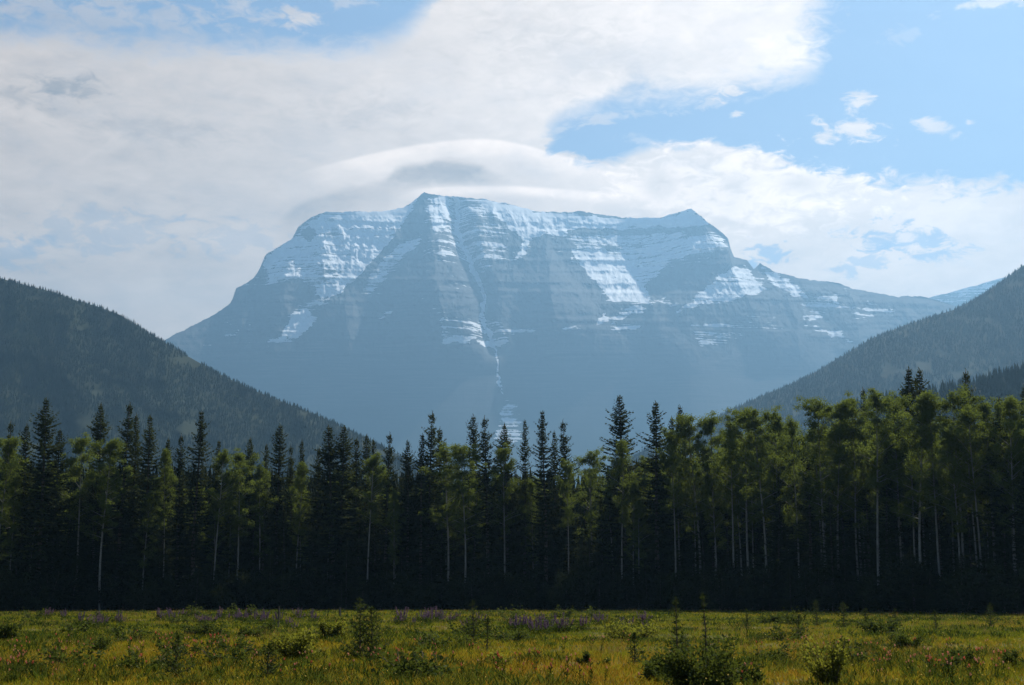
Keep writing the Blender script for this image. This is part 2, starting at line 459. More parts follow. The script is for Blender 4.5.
def face_grid(px, ridge, d_ridge, base_d, ny, py_vis, depth_fn, back=2200.0, base_rows=10, nb=7):
    """A mountain: its near face from ridge to valley floor, then its far slope down to the ground again."""
    nx = len(px)
    ridge = np.minimum(ridge, py_vis - 1.0)
    s = np.linspace(0, 1, ny)
    PY = ridge[:, None] + s[None] * (py_vis - ridge[:, None])
    low = np.linspace(py_vis, 601, base_rows + 1)[1:]
    PY = np.concatenate([PY, np.broadcast_to(low, (nx, base_rows))], 1)
    PX = np.broadcast_to(px[:, None], PY.shape)
    q = (PY - ridge[:, None]) / (601 - ridge[:, None])
    kw = np.exp(-0.5 * (np.arange(-60, 61) * (px[1] - px[0]) / 16.0) ** 2); kw /= kw.sum()
    rs = np.convolve(np.pad(ridge, 60, mode='edge'), kw, mode='valid')      # depth follows the broad crest, not each notch in it
    qs = np.clip((PY - rs[:, None]) / (601 - rs[:, None]), 0, 1)
    D = d_ridge[:, None] + (base_d[:, None] - d_ridge[:, None]) * qs ** 0.92
    D = D + depth_fn(PX, PY, q)
    rx, rz = ray(PX, PY)
    X, Y, Z = rx * D, D, CAM_Z + rz * D
    Z[:, -1] = -3.0
    # far slope
    k = np.linspace(0, 1, nb + 1)[1:]
    bx = X[:, :1] + 0 * k[None]
    by = Y[:, :1] + back * k[None] + 120 * (fbm(px[:, None] / 30 + k * 5, k[None] * 4, 3) - 0.5) * (k < 1)
    bz = Z[:, :1] * (1 - k[None] ** 1.1) - 3.0 * (k[None] == 1)
    X = np.concatenate([bx[:, ::-1], X], 1); Y = np.concatenate([by[:, ::-1], Y], 1); Z = np.concatenate([bz[:, ::-1], Z], 1)
    n, m = X.shape
    i = np.arange(n - 1)[:, None] * m; j = np.arange(m - 1)[None]
    f = np.stack([i + j, i + j + 1, i + m + j + 1, i + m + j], -1).reshape(-1, 4)
    # back columns count nb, so face vertices start at column nb
    return np.stack([X, Y, Z], -1), f, nb, PX, PY

def peak_material():
    mat, b, out = new_mat('snowy_rock')
    g = b.geo(); P = g.outputs['Position']
    sep = b.n.new('ShaderNodeSeparateXYZ'); b.l.new(P, sep.inputs[0])
    beds = b.noise(b.mapping(P, (1 / 1300, 1 / 1300, 1 / 27), (0, 0, 0), (0, R(1.6), 0)), 1.0, 4, 0.6, 0.25)
    beds2 = b.noise(b.mapping(P, (1 / 330, 1 / 330, 1 / 11), (5, 2, 1), (0, R(1.6), 0)), 1.0, 4, 0.65, 0.2)
    patch = b.noise(b.mapping(P, (1 / 160, 1 / 260, 1 / 130), (1, 5, 2)), 1.0, 5, 0.62, 0.4)
    fine = b.noise(b.mapping(P, (1 / 40, 1 / 60, 1 / 26), (9, 1, 4)), 1.0, 4, 0.6)
    s = b.attr('snow')
    v = b.add(s, b.mul(b.sub(beds, 0.5), 1.0))
    v = b.add(v, b.mul(b.sub(beds2, 0.5), 0.75))
    v = b.add(v, b.mul(b.sub(patch, 0.5), 0.55))
    v = b.add(v, b.mul(b.sub(fine, 0.5), 0.55))
    snow = b.mul(b.step(v, 0.46, 0.54), b.step(s, 0.02, 0.14))
    rock = b.mix(b.step(beds2, 0.35, 0.65), (0.034, 0.037, 0.042), (0.072, 0.074, 0.080))
    rock = b.mix(b.step(patch, 0.3, 0.7), rock, (0.045, 0.048, 0.054))
    # forest climbs the lowest third
    tl = b.add(sep.outputs[2], b.mul(b.sub(patch, 0.5), 700))
    rock = b.mix(b.step(tl, 1350, 950), rock, (0.034, 0.042, 0.030))
    c = b.mix(snow, rock, (0.80, 0.82, 0.85))
    principled(b, out, c, 0.9, 0.1)
    return mat

RIDGE = [(-260, 430), (-120, 400), (0, 372), (90, 352), (163, 341), (186, 329), (213, 315), (227, 306), (232, 300), (236, 288), (253, 279), (260, 268), (265, 255), (281, 246), (292, 238), (298, 227), (311, 217), (325, 211.5),
         (356, 212), (384, 211), (403, 207.5), (415, 200), (424, 192.5), (431, 194.5), (452, 196), (479, 198.5), (495, 201.5), (516, 206), (540, 212), (582, 211.5), (610, 216.5), (638, 218), (663, 217), (680, 211.5), (691, 208.5), (702, 217.5),
         (717, 228), (728, 239), (731, 250), (734, 257), (747, 260), (754, 269), (760, 263), (775, 272), (790, 275.5), (812, 280.5), (835, 282.5), (850, 288), (872, 292.5), (899, 297), (921, 296), (945, 303), (980, 315), (1060, 345), (1180, 390), (1300, 420)]
SNOW = [  # outline on the face, amount of snow
    ([(300, 226), (325, 209), (384, 206), (421, 197), (395, 237), (372, 262), (350, 282), (322, 304), (312, 288), (300, 278), (265, 287), (262, 268), (268, 252), (292, 238)], .60),
    ([(330, 209), (384, 206), (421, 198), (397, 234), (374, 256), (352, 262), (338, 240)], .70),
    ([(396, 235), (374, 260), (356, 278), (328, 300), (338, 278), (356, 258), (380, 238)], 1.05),
    ([(426, 196), (452, 194), (490, 199), (500, 215), (512, 240), (502, 262), (484, 276), (465, 262), (440, 255), (432, 235)], .47),
    ([(426, 196), (446, 195), (452, 214), (440, 236), (432, 230)], .66),
    ([(479, 197), (540, 211), (566, 236), (552, 236), (544, 233), (534, 240), (526, 254), (518, 256), (524, 242), (508, 228), (492, 214)], .86),
    ([(470, 195), (500, 200), (505, 214), (486, 210)], .8),
    ([(495, 199), (540, 211), (610, 217), (663, 217), (691, 209), (702, 217), (717, 226), (640, 229), (600, 229), (565, 233), (550, 226), (530, 215)], .90),
    ([(565, 236), (720, 230), (730, 246), (700, 252), (670, 265), (648, 283), (655, 299), (690, 298), (680, 306), (640, 305), (612, 299), (595, 280), (578, 255)], .60),
    ([(570, 248), (602, 250), (632, 262), (642, 285), (652, 304), (612, 299), (592, 278)], .93),
    ([(640, 236), (722, 238), (722, 248), (640, 258)], .66),
    ([(690, 298), (715, 276), (735, 262), (752, 268), (766, 290), (742, 300), (700, 307), (668, 312)], .72),
    ([(268, 345), (282, 334), (296, 312), (310, 308), (318, 317), (303, 333), (287, 342)], .93),
    ([(288, 306), (316, 300), (334, 302), (312, 312), (296, 312)], .46),
    ([(560, 329), (570, 318), (580, 308), (600, 307), (612, 321), (592, 326)], .88),
    ([(600, 332), (640, 320), (652, 329), (606, 335)], .60),
    ([(606, 318), (640, 300), (650, 310), (616, 326)], .52),
    ([(418, 216), (425, 240), (402, 262), (384, 285), (366, 296), (362, 280), (380, 256), (404, 232)], .56),
    ([(374, 318), (396, 306), (392, 316), (376, 326)], .55),
    ([(418, 298), (470, 318), (500, 318), (520, 336), (462, 338), (430, 312)], .40),
    ([(440, 336), (478, 334), (470, 343), (442, 345)], .72),
    ([(440, 316), (446, 316), (448, 344), (441, 344)], .60),
    ([(476, 340), (512, 337), (500, 347), (484, 345)], .74),
    ([(556, 292), (558, 272), (572, 256), (571, 276), (562, 298)], .78),
    ([(758, 264), (790, 277), (812, 300), (792, 296), (770, 288)], .62),
    ([(800, 300), (850, 290), (840, 306), (806, 330)], .52),
    ([(850, 290), (880, 306), (900, 300), (892, 318), (860, 320), (830, 308)], .42),
    ([(800, 322), (840, 330), (858, 346), (820, 334)], .56),
    ([(660, 316), (772, 312), (790, 330), (720, 342), (650, 330)], .38),
    ([(690, 336), (740, 330), (730, 342), (704, 346)], .45),
    ([(494, 442), (500, 412), (508, 398), (516, 405), (525, 442)], .50),
    ([(495, 262), (540, 276), (500, 300), (485, 290)], .28),
    ([(500, 326), (560, 330), (556, 336), (500, 338)], .42),
    ([(220, 318), (262, 322), (256, 346), (224, 344)], .34),
    ([(170, 340), (205, 342), (240, 345), (206, 348)], .40),
    ([(440, 262), (470, 270), (480, 300), (440, 292)], .26),
]
ROCK = [
    ([(422, 199), (426, 232), (412, 238), (380, 262), (360, 284), (338, 310), (328, 306), (372, 264), (396, 237)], .03),
    ([(544, 237), (500, 288), (520, 326), (596, 326), (607, 303), (590, 290), (572, 262)], .10),
    ([(656, 284), (690, 269), (716, 258), (734, 250), (748, 261), (736, 264), (700, 290), (664, 295)], .12),
    ([(565, 229.5), (640, 228.5), (717, 227), (718, 232), (640, 233.5), (567, 235)], .16),
    ([(659, 304), (632, 334), (640, 350), (700, 350), (686, 320)], .03),
    ([(300, 234), (308, 226), (316, 234), (308, 246)], .3),
]
GULLY = [(454, 197), (457, 214), (459, 232), (464, 246), (470, 262), (478, 282), (484, 300), (484, 318), (489, 336), (494, 346)]
STREAM = [(494, 346), (497, 362), (499, 384), (503, 396)]
PYRAMIDS = [  # tip, drift of the crest (px per px down), widening, how far it stands out (m per px down), limit in px
    (424, 195, 0.16, 0.62, 5.2, 190),
    (544, 235, 0.14, 0.62, 5.2, 150),
    (659, 304, 0.12, 0.75, 5.0, 120),
    (702, 217, 0.55, 0.62, 3.6, 130),
    (345, 284, 0.06, 0.50, 4.4, 110),
    (298, 227, -0.20, 0.55, 3.0, 150),
    (252, 279, -0.25, 0.55, 3.4, 120),
    (405, 262, -0.05, 0.40, 3.6, 110),
    (325, 210, -0.02, 0.35, 2.0, 100),
    (500, 284, 0.05, 0.50, 4.0, 110),
    (786, 275, 0.20, 0.60, 4.2, 110),
    (850, 288, 0.18, 0.65, 4.0, 100),
    (596, 300, 0.10, 0.50, 3.6, 90),
    (740, 300, 0.12, 0.55, 4.2, 90),
    (205, 322, -0.20, 0.60, 3.4, 90),
    (478, 200, 0.10, 0.40, 2.2, 90),
    (450, 300, 0.02, 0.45, 4.0, 90),
    (300, 330, -0.10, 0.55, 4.0, 90),
    (905, 298, 0.20, 0.65, 3.6, 90),
    (620, 216, 0.02, 0.9, 0.8, 60),
]
def mountain_depth(PX, PY, q):
    fade = np.clip(q / 0.03, 0, 1) * np.clip((1 - q) / 0.25, 0.15, 1)
    wx = PX + 30 * (fbm(PX / 50, PY / 50 + 9, 3) - 0.5); wy = PY + 30 * (fbm(PX / 50 + 70, PY / 50 + 9, 3) - 0.5)
    d = -150 * (ridged(wx / 52 + 3, wy / 95 + 2, 5, 0.52) - 0.6)
    d += -24 * (ridged(wx / 9 + 8 + wy / 30, wy / 16 + 5, 3) - 0.6)
    d += -26 * (fbm(PX / 3, PY / 3, 3) - 0.5)
    bed = PY - 0.02 * PX + 3.0 * (fbm(PX / 60, PY / 30, 3) - 0.5)
    d += 20 * (2 * (fbm(bed / 4.6, 0 * bed + PX / 300, 2) - 0.5)) * np.clip((380 - PY) / 60, 0, 1)
    jx = PX + 10 * (fbm(PX / 14 + 20, PY / 14, 4) - 0.5)
    spur = np.zeros(PX.shape)
    for ax, ay, dr, wd, k, lim in PYRAMIDS:
        dn = PY - ay
        w = wd * (1 + 0.25 * (fbm(PY / 12 + ax, 0 * PY + ax, 2) - 0.5))
        cut = np.clip(dn, 0, lim)
        spur = np.maximum(spur, k * (cut - np.abs(jx - ax - dr * dn) / w) * np.clip(1.6 - dn / lim, 0, 1))
    d -= 0.62 * spur
    d *= np.interp(PY, [290, 375], [1, 0.06])
    d += 170 * np.exp(-(line_d(PX, PY, GULLY) / 9) ** 2)
    d += 150 * np.exp(-((PX - 630) / 60) ** 2 - ((PY - 268) / 34) ** 2)
    shelf = 460 * np.exp(-((PX - 632) / 66) ** 2) * np.interp(PY, [236, 304], [1, 0])
    return d * fade + shelf

def build_mountain():
    px = np.linspace(-200, 1240, 1150)
    rx = np.array(RIDGE); ridge = np.interp(px, rx[:, 0], rx[:, 1])
    ridge += 2.2 * (fbm(px / 7, 0 * px + 3, 4) - 0.5) + 1.2 * (fbm(px / 2.3, 0 * px + 8, 2) - 0.5)
    dr = np.interp(px, [-200, 170, 300, 425, 540, 690, 800, 920, 1240], [9300, 9900, 10700, 11000, 11100, 10700, 10600, 10700, 10400])
    bd = np.full(px.shape, 8100.0)
    G, f, nb, PX, PY = face_grid(px, ridge, dr, bd, 300, 470, mountain_depth, back=2600)
    WX = PX + 11 * (fbm(PX / 9, PY / 9, 3) - 0.5); WY = PY + 8 * (fbm(PX / 9 + 40, PY / 9, 3) - 0.5)
    s = np.zeros(PX.shape)
    # light dusting above the tree line
    s += 0.34 * np.clip((352 - PY) / 110, 0, 1) * np.clip((930 - PX) / 60, 0, 1)
    for pts, k in SNOW:
        w = np.clip(poly_in(WX, WY, pts) / 8 + 0.55, 0, 1)
        s = np.maximum(s, k * w)
    for pts, k in ROCK:
        w = np.clip(poly_in(WX, WY, pts) / 3 + 0.5, 0, 1)
        s = s * (1 - w) + k * w
    s = np.maximum(s, np.interp(WY, [200, 280, 340], [.95, .85, .66]) * np.clip((2.4 - line_d(WX, WY, GULLY)) / 1.6 + .4, 0, 1))
    s = np.maximum(s, 0.62 * np.clip((1.4 - line_d(WX, WY, STREAM)) / 1.2 + .4, 0, 1))
    sn = np.concatenate([np.broadcast_to(np.where(s[:, :1] > 0.4, s[:, :1], 0.3), (len(px), nb)), s], 1)
    link('mountain', mk_mesh('mountain', G, f, [M_PEAK], smooth=False, attrs={'snow': sn}), kind='structure',
         label='great snow-banded rock mountain rising behind the forest', category='mountain')
    # a farther snowy ridge that shows in the saddle on the right
    px = np.linspace(780, 1260, 240)
    ridge = np.interp(px, [780, 860, 921, 945, 966, 998, 1040, 1120, 1260], [335, 312, 299, 294, 288, 279, 268, 262, 300]) + 1.5 * (fbm(px / 8, 0 * px + 5, 4) - 0.5)
    G, f, nb, PX, PY = face_grid(px, ridge, np.full(240, 13300.0), np.full(240, 11400.0), 60, 420,
                                 lambda a, b, q: (-180 * (ridged(a / 25, b / 60, 3) - 0.6)) * np.clip(q / 0.05, 0, 1), back=1500)
    s = 0.62 * np.clip((330 - PY) / 50, 0, 1)
    sn = np.concatenate([np.full((240, nb), 0.6), s], 1)
    link('mountain', mk_mesh('far_mountain', G, f, [M_PEAK], smooth=False, attrs={'snow': sn}), kind='structure')
M_PEAK = peak_material()
build_mountain()

def hill_mat(name, c1, c2, c3):
    mat, b, out = new_mat(name)
    g = b.geo(); P = g.outputs['Position']
    n1 = b.noise(P, 1 / 170, 4, 0.6); n2 = b.noise(b.mapping(P, (1, 1, 1), (300, 20, 70)), 1 / 45, 4, 0.6)
    c = b.mix(b.step(n1, 0.4, 0.62), c1, c2)
    c = b.mix(b.step(n2, 0.56, 0.72), c, c3)
    principled(b, out, c, 0.95, 0.05)
    return mat
M_HILL = hill_mat('hill_soil', (0.015, 0.021, 0.011), (0.021, 0.027, 0.012), (0.026, 0.031, 0.015))
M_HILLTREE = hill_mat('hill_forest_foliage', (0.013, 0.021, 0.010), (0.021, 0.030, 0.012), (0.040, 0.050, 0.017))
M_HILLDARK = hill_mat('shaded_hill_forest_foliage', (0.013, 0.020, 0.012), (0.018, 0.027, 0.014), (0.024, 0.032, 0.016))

def conifer_cloud(P, H, W, seed):
    """many small far-off conifers in one mesh: three stacked ragged skirts each"""
    rng = np.random.default_rng(seed); n = len(P); k = 5
    tiers = [(0.04, 1.0, 0.50), (0.30, 0.72, 0.76), (0.56, 0.45, 1.02)]
    V = []; Fc = []; off = 0
    for z0, w, z1 in tiers:
        th = rng.random((n, 1)) * 6.28 + np.arange(k)[None] * 2 * math.pi / k
        rr = W[:, None] * w * (0.7 + 0.6 * rng.random((n, k)))
        ring = np.stack([P[:, 0:1] + rr * np.cos(th), P[:, 1:2] + rr * np.sin(th), P[:, 2:3] + H[:, None] * (z0 + 0.08 * (rng.random((n, k)) - 0.5))], -1)
        tip = P + np.stack([0.05 * H * (rng.random(n) - .5), 0 * H, H * min(z1, 1.0)], -1)
        v = np.concatenate([ring, tip[:, None]], 1)
        base = off + np.arange(n)[:, None] * (k + 1)
        j = np.arange(k)[None]
        Fc.append(np.stack([base + j, base + (j + 1) % k, np.broadcast_to(base + k, (n, k))], -1).reshape(-1, 3))
        V.append(v.reshape(-1, 3)); off += n * (k + 1)
    return np.concatenate(V), np.concatenate(Fc)

def build_hill(ridge_pts, dr_pts, bd, px0, px1, nx, py_vis, relief, spacing, hmin, hmax, seed, tree_mat, name, tree_px, bare=0.0):
    px = np.linspace(px0, px1, nx)
    r = np.array(ridge_pts); ridge = np.interp(px, r[:, 0], r[:, 1])
    dp = np.array(dr_pts); dr = np.interp(px, dp[:, 0], dp[:, 1])
    ny = 90
    def dep(a, b, q):
        return (-relief * (ridged(a / 55 + seed, b / 110 + seed, 4) - 0.6) - relief * 0.35 * (fbm(a / 14, b / 14 + seed, 3) - 0.5)) * np.clip(q / 0.06, 0, 1) * np.clip((1 - q) / .3, 0.1, 1)
    G, f, nb, PX, PY = face_grid(px, ridge, dr, np.full(nx, float(bd)), ny, py_vis, dep, back=1000)
    link('hill', mk_mesh('hill', G, f, [M_HILL], smooth=True), kind='structure')
    # forest on the near face (and just over the crest)
    rng = np.random.default_rng(seed)
    fg = G[:, nb - 1:nb + ny]
    a, b_, c, d = fg[:-1, :-1], fg[1:, :-1], fg[1:, 1:], fg[:-1, 1:]
    area = 0.5 * np.linalg.norm(np.cross(c - a, d - b_), axis=-1)
    pxc = 0.5 * (px[:-1] + px[1:])
    area *= ((pxc > tree_px[0]) & (pxc < tree_px[1]))[:, None]
    n = int(area.sum() / spacing)
    n = min(n, 90000); print('hill trees', n)
    ci = rng.choice(area.size, n, p=(area / area.sum()).ravel())
    ii, jj = np.unravel_index(ci, area.shape)
    u = rng.random((n, 1)); v = rng.random((n, 1))
    P = (a[ii, jj] * (1 - u) + b_[ii, jj] * u) * (1 - v) + (d[ii, jj] * (1 - u) + c[ii, jj] * u) * v
    clump = fbm(P[:, 0] / 60 + 50, P[:, 2] / 40 + 50, 3)
    P = P[clump > 0.24 + bare * rng.random(n)]
    n = len(P)
    H = hmin + (hmax - hmin) * rng.random(n) ** 1.4
    P[:, 2] -= 1.0
    V, Fc = conifer_cloud(P, H, H * (0.14 + 0.07 * rng.random(n)), seed + 1)
    link(name, mk_mesh(name, V, Fc, [tree_mat]), kind='stuff')
    return n

build_hill([(-520, 330), (-300, 250), (-120, 240), (-50, 262), (0, 278), (20, 284), (51, 291.5), (75, 300), (96, 306), (120, 315), (137, 325), (150, 334), (164, 342), (191, 358), (219, 374), (253, 390), (290, 405), (325, 418.5), (345, 429), (380, 446), (430, 470), (520, 520), (600, 590)],
           [(-520, 3100), (0, 3000), (164, 2800), (345, 2550), (600, 2250)], 1850, -520, 600, 260, 500, 110, 22, 5.5, 11, 11, M_HILLTREE, 'hillside_forest', (-300, 470), 0.10)
build_hill([(520, 590), (600, 480), (640, 452), (680, 434), (715, 418), (752, 400), (790, 385), (820, 370), (842, 356.5), (872, 338.5), (902, 326.5), (925, 319), (955, 309.5), (977, 298), (1000, 283), (1024, 265), (1070, 236), (1150, 200), (1300, 190), (1500, 260)],
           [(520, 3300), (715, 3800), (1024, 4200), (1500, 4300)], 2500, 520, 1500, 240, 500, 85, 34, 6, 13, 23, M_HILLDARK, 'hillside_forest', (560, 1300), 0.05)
build_hill([(700, 560), (780, 470), (840, 414), (884, 401), (902, 400), (925, 395), (947, 391), (977, 384), (1000, 378), (1024, 371), (1080, 352), (1200, 340), (1350, 420)],
           [(700, 1300), (900, 1500), (1024, 1600), (1350, 1600)], 900, 700, 1350, 150, 470, 60, 26, 9, 16, 37, M_HILLTREE, 'hillside_forest', (790, 1100), 0.0)

# ------------------------------------------------------------------ haze: the air between the camera and the peaks
def build_haze():
    x0, x1, y0, y1, z0, z1 = -7000, 7000, -800, 15500, -4.0, 3150
    V = [(x, y, z) for x in (x0, x1) for y in (y0, y1) for z in (z0, z1)]
    Fq = [(0, 1, 3, 2), (4, 6, 7, 5), (0, 4, 5, 1), (2, 3, 7, 6), (0, 2, 6, 4), (1, 5, 7, 3)]
    m, b, out = new_mat('haze_air')
    v = b.n.new('ShaderNodeVolumePrincipled')
    v.inputs['Color'].default_value = (*HAZE_COLOR, 1)
    v.inputs['Density'].default_value = HAZE_DENSITY
    v.inputs['Anisotropy'].default_value = HAZE_G
    v.inputs['Absorption Color'].default_value = (0, 0, 0, 1)
    b.l.new(v.outputs[0], out.inputs['Volume'])
    link('haze', mk_mesh('haze', np.array(V), np.array(Fq), [m]), kind='stuff')
build_haze()

# ------------------------------------------------------------------ trees
def curve_pts(h, n, bend, rng, z0=-0.3):
    z = np.linspace(z0, h, n); t = np.clip(z / h, 0, 1)
    ax, ay = rng.normal(0, bend, 2); bx, by = rng.normal(0, bend * 0.5, 2)
    return np.stack([ax * t ** 2 + bx * np.sin(t * 5), ay * t ** 2 + by * np.sin(t * 4 + 1), z], 1)

def at_height(pts, z):
    return np.stack([np.interp(z, pts[:, 2], pts[:, 0]), np.interp(z, pts[:, 2], pts[:, 1]), z], -1)

def make_spruce(seed, h=25.0, w=2.3, base=0.10, ragged=0.35, power=0.8):
    rng = np.random.default_rng(seed)
    tr = Geo(); pts = curve_pts(h, 14, 0.25, rng)
    tr.tube(pts, 0.30 * (1 - 0.93 * np.clip(pts[:, 2] / h, 0, 1)) + 0.012, 7)
    cr = Geo()
    z = base * h
    P, D, Sd, L, Wd, Rn = [], [], [], [], [], []
    gapc = rng.random(6) * h
    while z < h - 0.25:
        t = z / h
        prof = (1 - t) ** power * (0.55 + 0.45 * min(1, (t - base * 0.6) / 0.18))
        nb_ = 4 + int(rng.random() * 3) if t > 0.9 else 5 + int(rng.random() * 3)
        tier = 0.78 + 0.44 * (0.5 + 0.5 * math.sin(z * 2.1 + seed))
        a0 = rng.random() * 6.28
        for k in range(nb_):
            if rng.random() < 0.10: continue
            a = a0 + k * 6.28 / nb_ + rng.normal(0, 0.3)
            bl = max(0.16 + 0.25 * min(1, (1 - t) * 8), w * prof * tier * (1 - ragged + 2 * ragged * rng.random()))
            if np.min(np.abs(gapc - z)) < 0.3 and rng.random() < 0.5: bl *= 0.45
            up = 0.55 * t ** 3 - 0.38 * (1 - t) + rng.normal(0, 0.12)
            dir2 = np.array([math.cos(a), math.sin(a), 0.0]); side = np.array([-math.sin(a), math.cos(a), 0.0])
            c0 = at_height(pts, np.array([z]))[0]
            n = max(3, int(bl / 0.13))
            s = (np.arange(n) + rng.random(n)) / n
            curve = c0 + dir2 * (bl * s)[:, None] + np.array([0, 0, 1.0]) * (bl * (up * s + 0.22 * s ** 2))[:, None]
            for sg in (-1, 1):
                wid = (0.55 - 0.38 * s) * (0.35 + bl * 0.22)
                d = dir2 * 0.75 + side * (sg * (0.8 + 0.3 * rng.random(n)))[:, None] + np.array([0, 0, 1]) * (-0.35 + 0.45 * rng.random(n) - 0.35)[:, None]
                d = unit(d)
                sd = unit(np.cross(d, np.array([0, 0, 1.0]) + rng.normal(0, 0.5, (n, 3))))
                P.append(curve); D.append(d); Sd.append(sd); L.append(wid * (0.8 + 0.6 * rng.random(n)) + 0.10); Wd.append(0.06 + 0.07 * rng.random(n)); Rn.append(rng.random(n))
            # end shoot
            P.append(curve[-1:]); D.append(unit(dir2 + np.array([0, 0, up + 0.5]))[None]); Sd.append(side[None]); L.append([0.3]); Wd.append([0.05]); Rn.append([1.0])
        z += (0.30 + 0.20 * rng.random()) * (0.75 if t > 0.8 else 1.0)
    # leader
    top = pts[-1]
    for k in range(8):
        a = rng.random() * 6.28; zz = top[2] - 0.12 * k
        P.append(np.array([[top[0], top[1], zz]])); D.append(unit(np.array([[math.cos(a) * 0.5, math.sin(a) * 0.5, 0.8]]))); Sd.append(np.array([[-math.sin(a), math.cos(a), 0]])); L.append([0.28]); Wd.append([0.05]); Rn.append([1.0])
    cr.cards(np.concatenate(P), np.concatenate(D), np.concatenate(Sd), np.concatenate(L), np.concatenate(Wd), r=np.concatenate(Rn))
    return [('trunk', tr.mesh('spruce_trunk', M_BARK, True)), ('crown', cr.mesh('spruce_crown', M_SPRUCE, rnd=True))]

def make_aspen(seed, h=24.0, w=2.2, base=0.50, dens=1.0, mat=None, bark=None):
    rng = np.random.default_rng(seed)
    tr = Geo(); pts = curve_pts(h * 0.96, 14, 0.22, rng)
    tr.tube(pts, 0.15 * (1 - 0.88 * np.clip(pts[:, 2] / h, 0, 1)) + 0.012, 8)
    cr = Geo(); lv = []
    nl = int(22 + rng.random() * 8)
    C, Rr = [], []
    lop = rng.random() * 6.28
    for k in range(nl):
        t = base + (0.97 - base) * ((k + rng.random()) / nl) ** 0.9
        u = (t - base) / (1 - base)
        a = rng.random() * 6.28
        prof = (0.40 + 1.15 * math.sin(min(1, u * 1.05 + 0.10) * math.pi) ** 0.8) * (0.72 + 0.5 * rng.random()) * (1 + 0.22 * math.cos(a - lop))
        bl = w * prof * 0.72
        c0 = at_height(pts, np.array([t * h]))[0]
        up = 0.45 + 0.8 * u
        s = np.linspace(0, 1, 5)[:, None]
        d2 = np.array([math.cos(a), math.sin(a), 0])
        lp = c0 + d2 * bl * s + np.array([0, 0, 1]) * bl * (up * s - 0.15 * s ** 2)
        tr.tube(lp, np.linspace(0.036, 0.010, 5) * (1.25 - 0.5 * u), 4)
        for q in range(4 + int(rng.random() * 4)):
            ss = 0.15 + 0.95 * rng.random()
            c = c0 + d2 * bl * ss + np.array([0, 0, bl * up * ss]) + rng.normal(0, 0.30, 3)
            C.append(c); Rr.append(0.24 + 0.36 * rng.random())
    for q in range(5):
        C.append(pts[-1] + rng.normal(0, 0.3, 3) + np.array([0, 0, -0.2 + 0.15 * q])); Rr.append(0.34)
    C = np.array(C); Rr = np.array(Rr)
    per = int(115 * dens)
    n = len(C) * per
    o = np.clip(rng.normal(0, 0.52, (n, 3)), -1.15, 1.15)
    P = np.repeat(C, per, 0) + o * np.repeat(Rr, per)[:, None] * np.array([1.15, 1.15, 0.85])
    d = unit(rng.normal(0, 1, (n, 3)) + np.array([0, 0, -0.3])); sd = unit(np.cross(d, rng.normal(0, 1, (n, 3))))
    cr.cards(P, d, sd, 0.09 + 0.09 * rng.random(n), 0.04 + 0.035 * rng.random(n), r=np.repeat(rng.random(len(C)), per) * 0.7 + 0.3 * rng.random(n))
    return [('trunk', tr.mesh('aspen_trunk', bark or M_PALE, True)), ('crown', cr.mesh('aspen_crown', mat or M_ASPEN, rnd=True))]

def make_shrub(seed, h=1.5, w=1.0, mat=None, leaves=2600, leaf=0.07, nst=13, feathery=0.0):
    rng = np.random.default_rng(seed)
    st = Geo(); fo = Geo(); P, D = [], []
    for k in range(nst):
        a = rng.random() * 6.28; ln = h * (0.38 + 0.72 * rng.random() ** 1.2); out_ = w * (0.25 + 0.75 * rng.random()) * (0.8 if feathery == 0 else 0.7)
        s = np.linspace(0, 1, 6)[:, None]
        d2 = np.array([math.cos(a), math.sin(a), 0])
        p = d2 * (0.06 + out_ * s ** 1.3) + np.array([0, 0, 1]) * (ln * (s - 0.12 * s ** 2)) + rng.normal(0, 0.02, (6, 3)) - np.array([0, 0, 0.05])
        st.tube(p, np.linspace(0.016, 0.004, 6) * (h / 1.5) ** 0.5, 4)
        m = leaves // nst
        t = 0.15 + 0.85 * rng.random(m) ** (0.7 if feathery == 0 else 0.9)
        q = np.stack([np.interp(t, s[:, 0], p[:, i]) for i in range(3)], 1)
        spread = (0.10 * w if feathery == 0 else 0.08 * w)
        P.append(q + rng.normal(0, 1, (m, 3)) * spread * (0.4 + 0.7 * t)[:, None]); D.append(unit(rng.normal(0, 1, (m, 3)) + d2 * 0.5 + np.array([0, 0, 0.5 + feathery])))
    P = np.concatenate(P); D = np.concatenate(D); P[:, 2] = np.maximum(P[:, 2], 0.03); n = len(P)
    fo.cards(P, D, unit(np.cross(D, rng.normal(0, 1, (n, 3)))), leaf * (0.7 + 0.8 * rng.random(n)), leaf * (0.22 + 0.2 * rng.random(n)), r=rng.random(n))
    return [('stems', st.mesh('shrub_stems', M_TWIG, True)), ('foliage', fo.mesh('shrub_foliage', mat or M_SHRUB, rnd=True))]

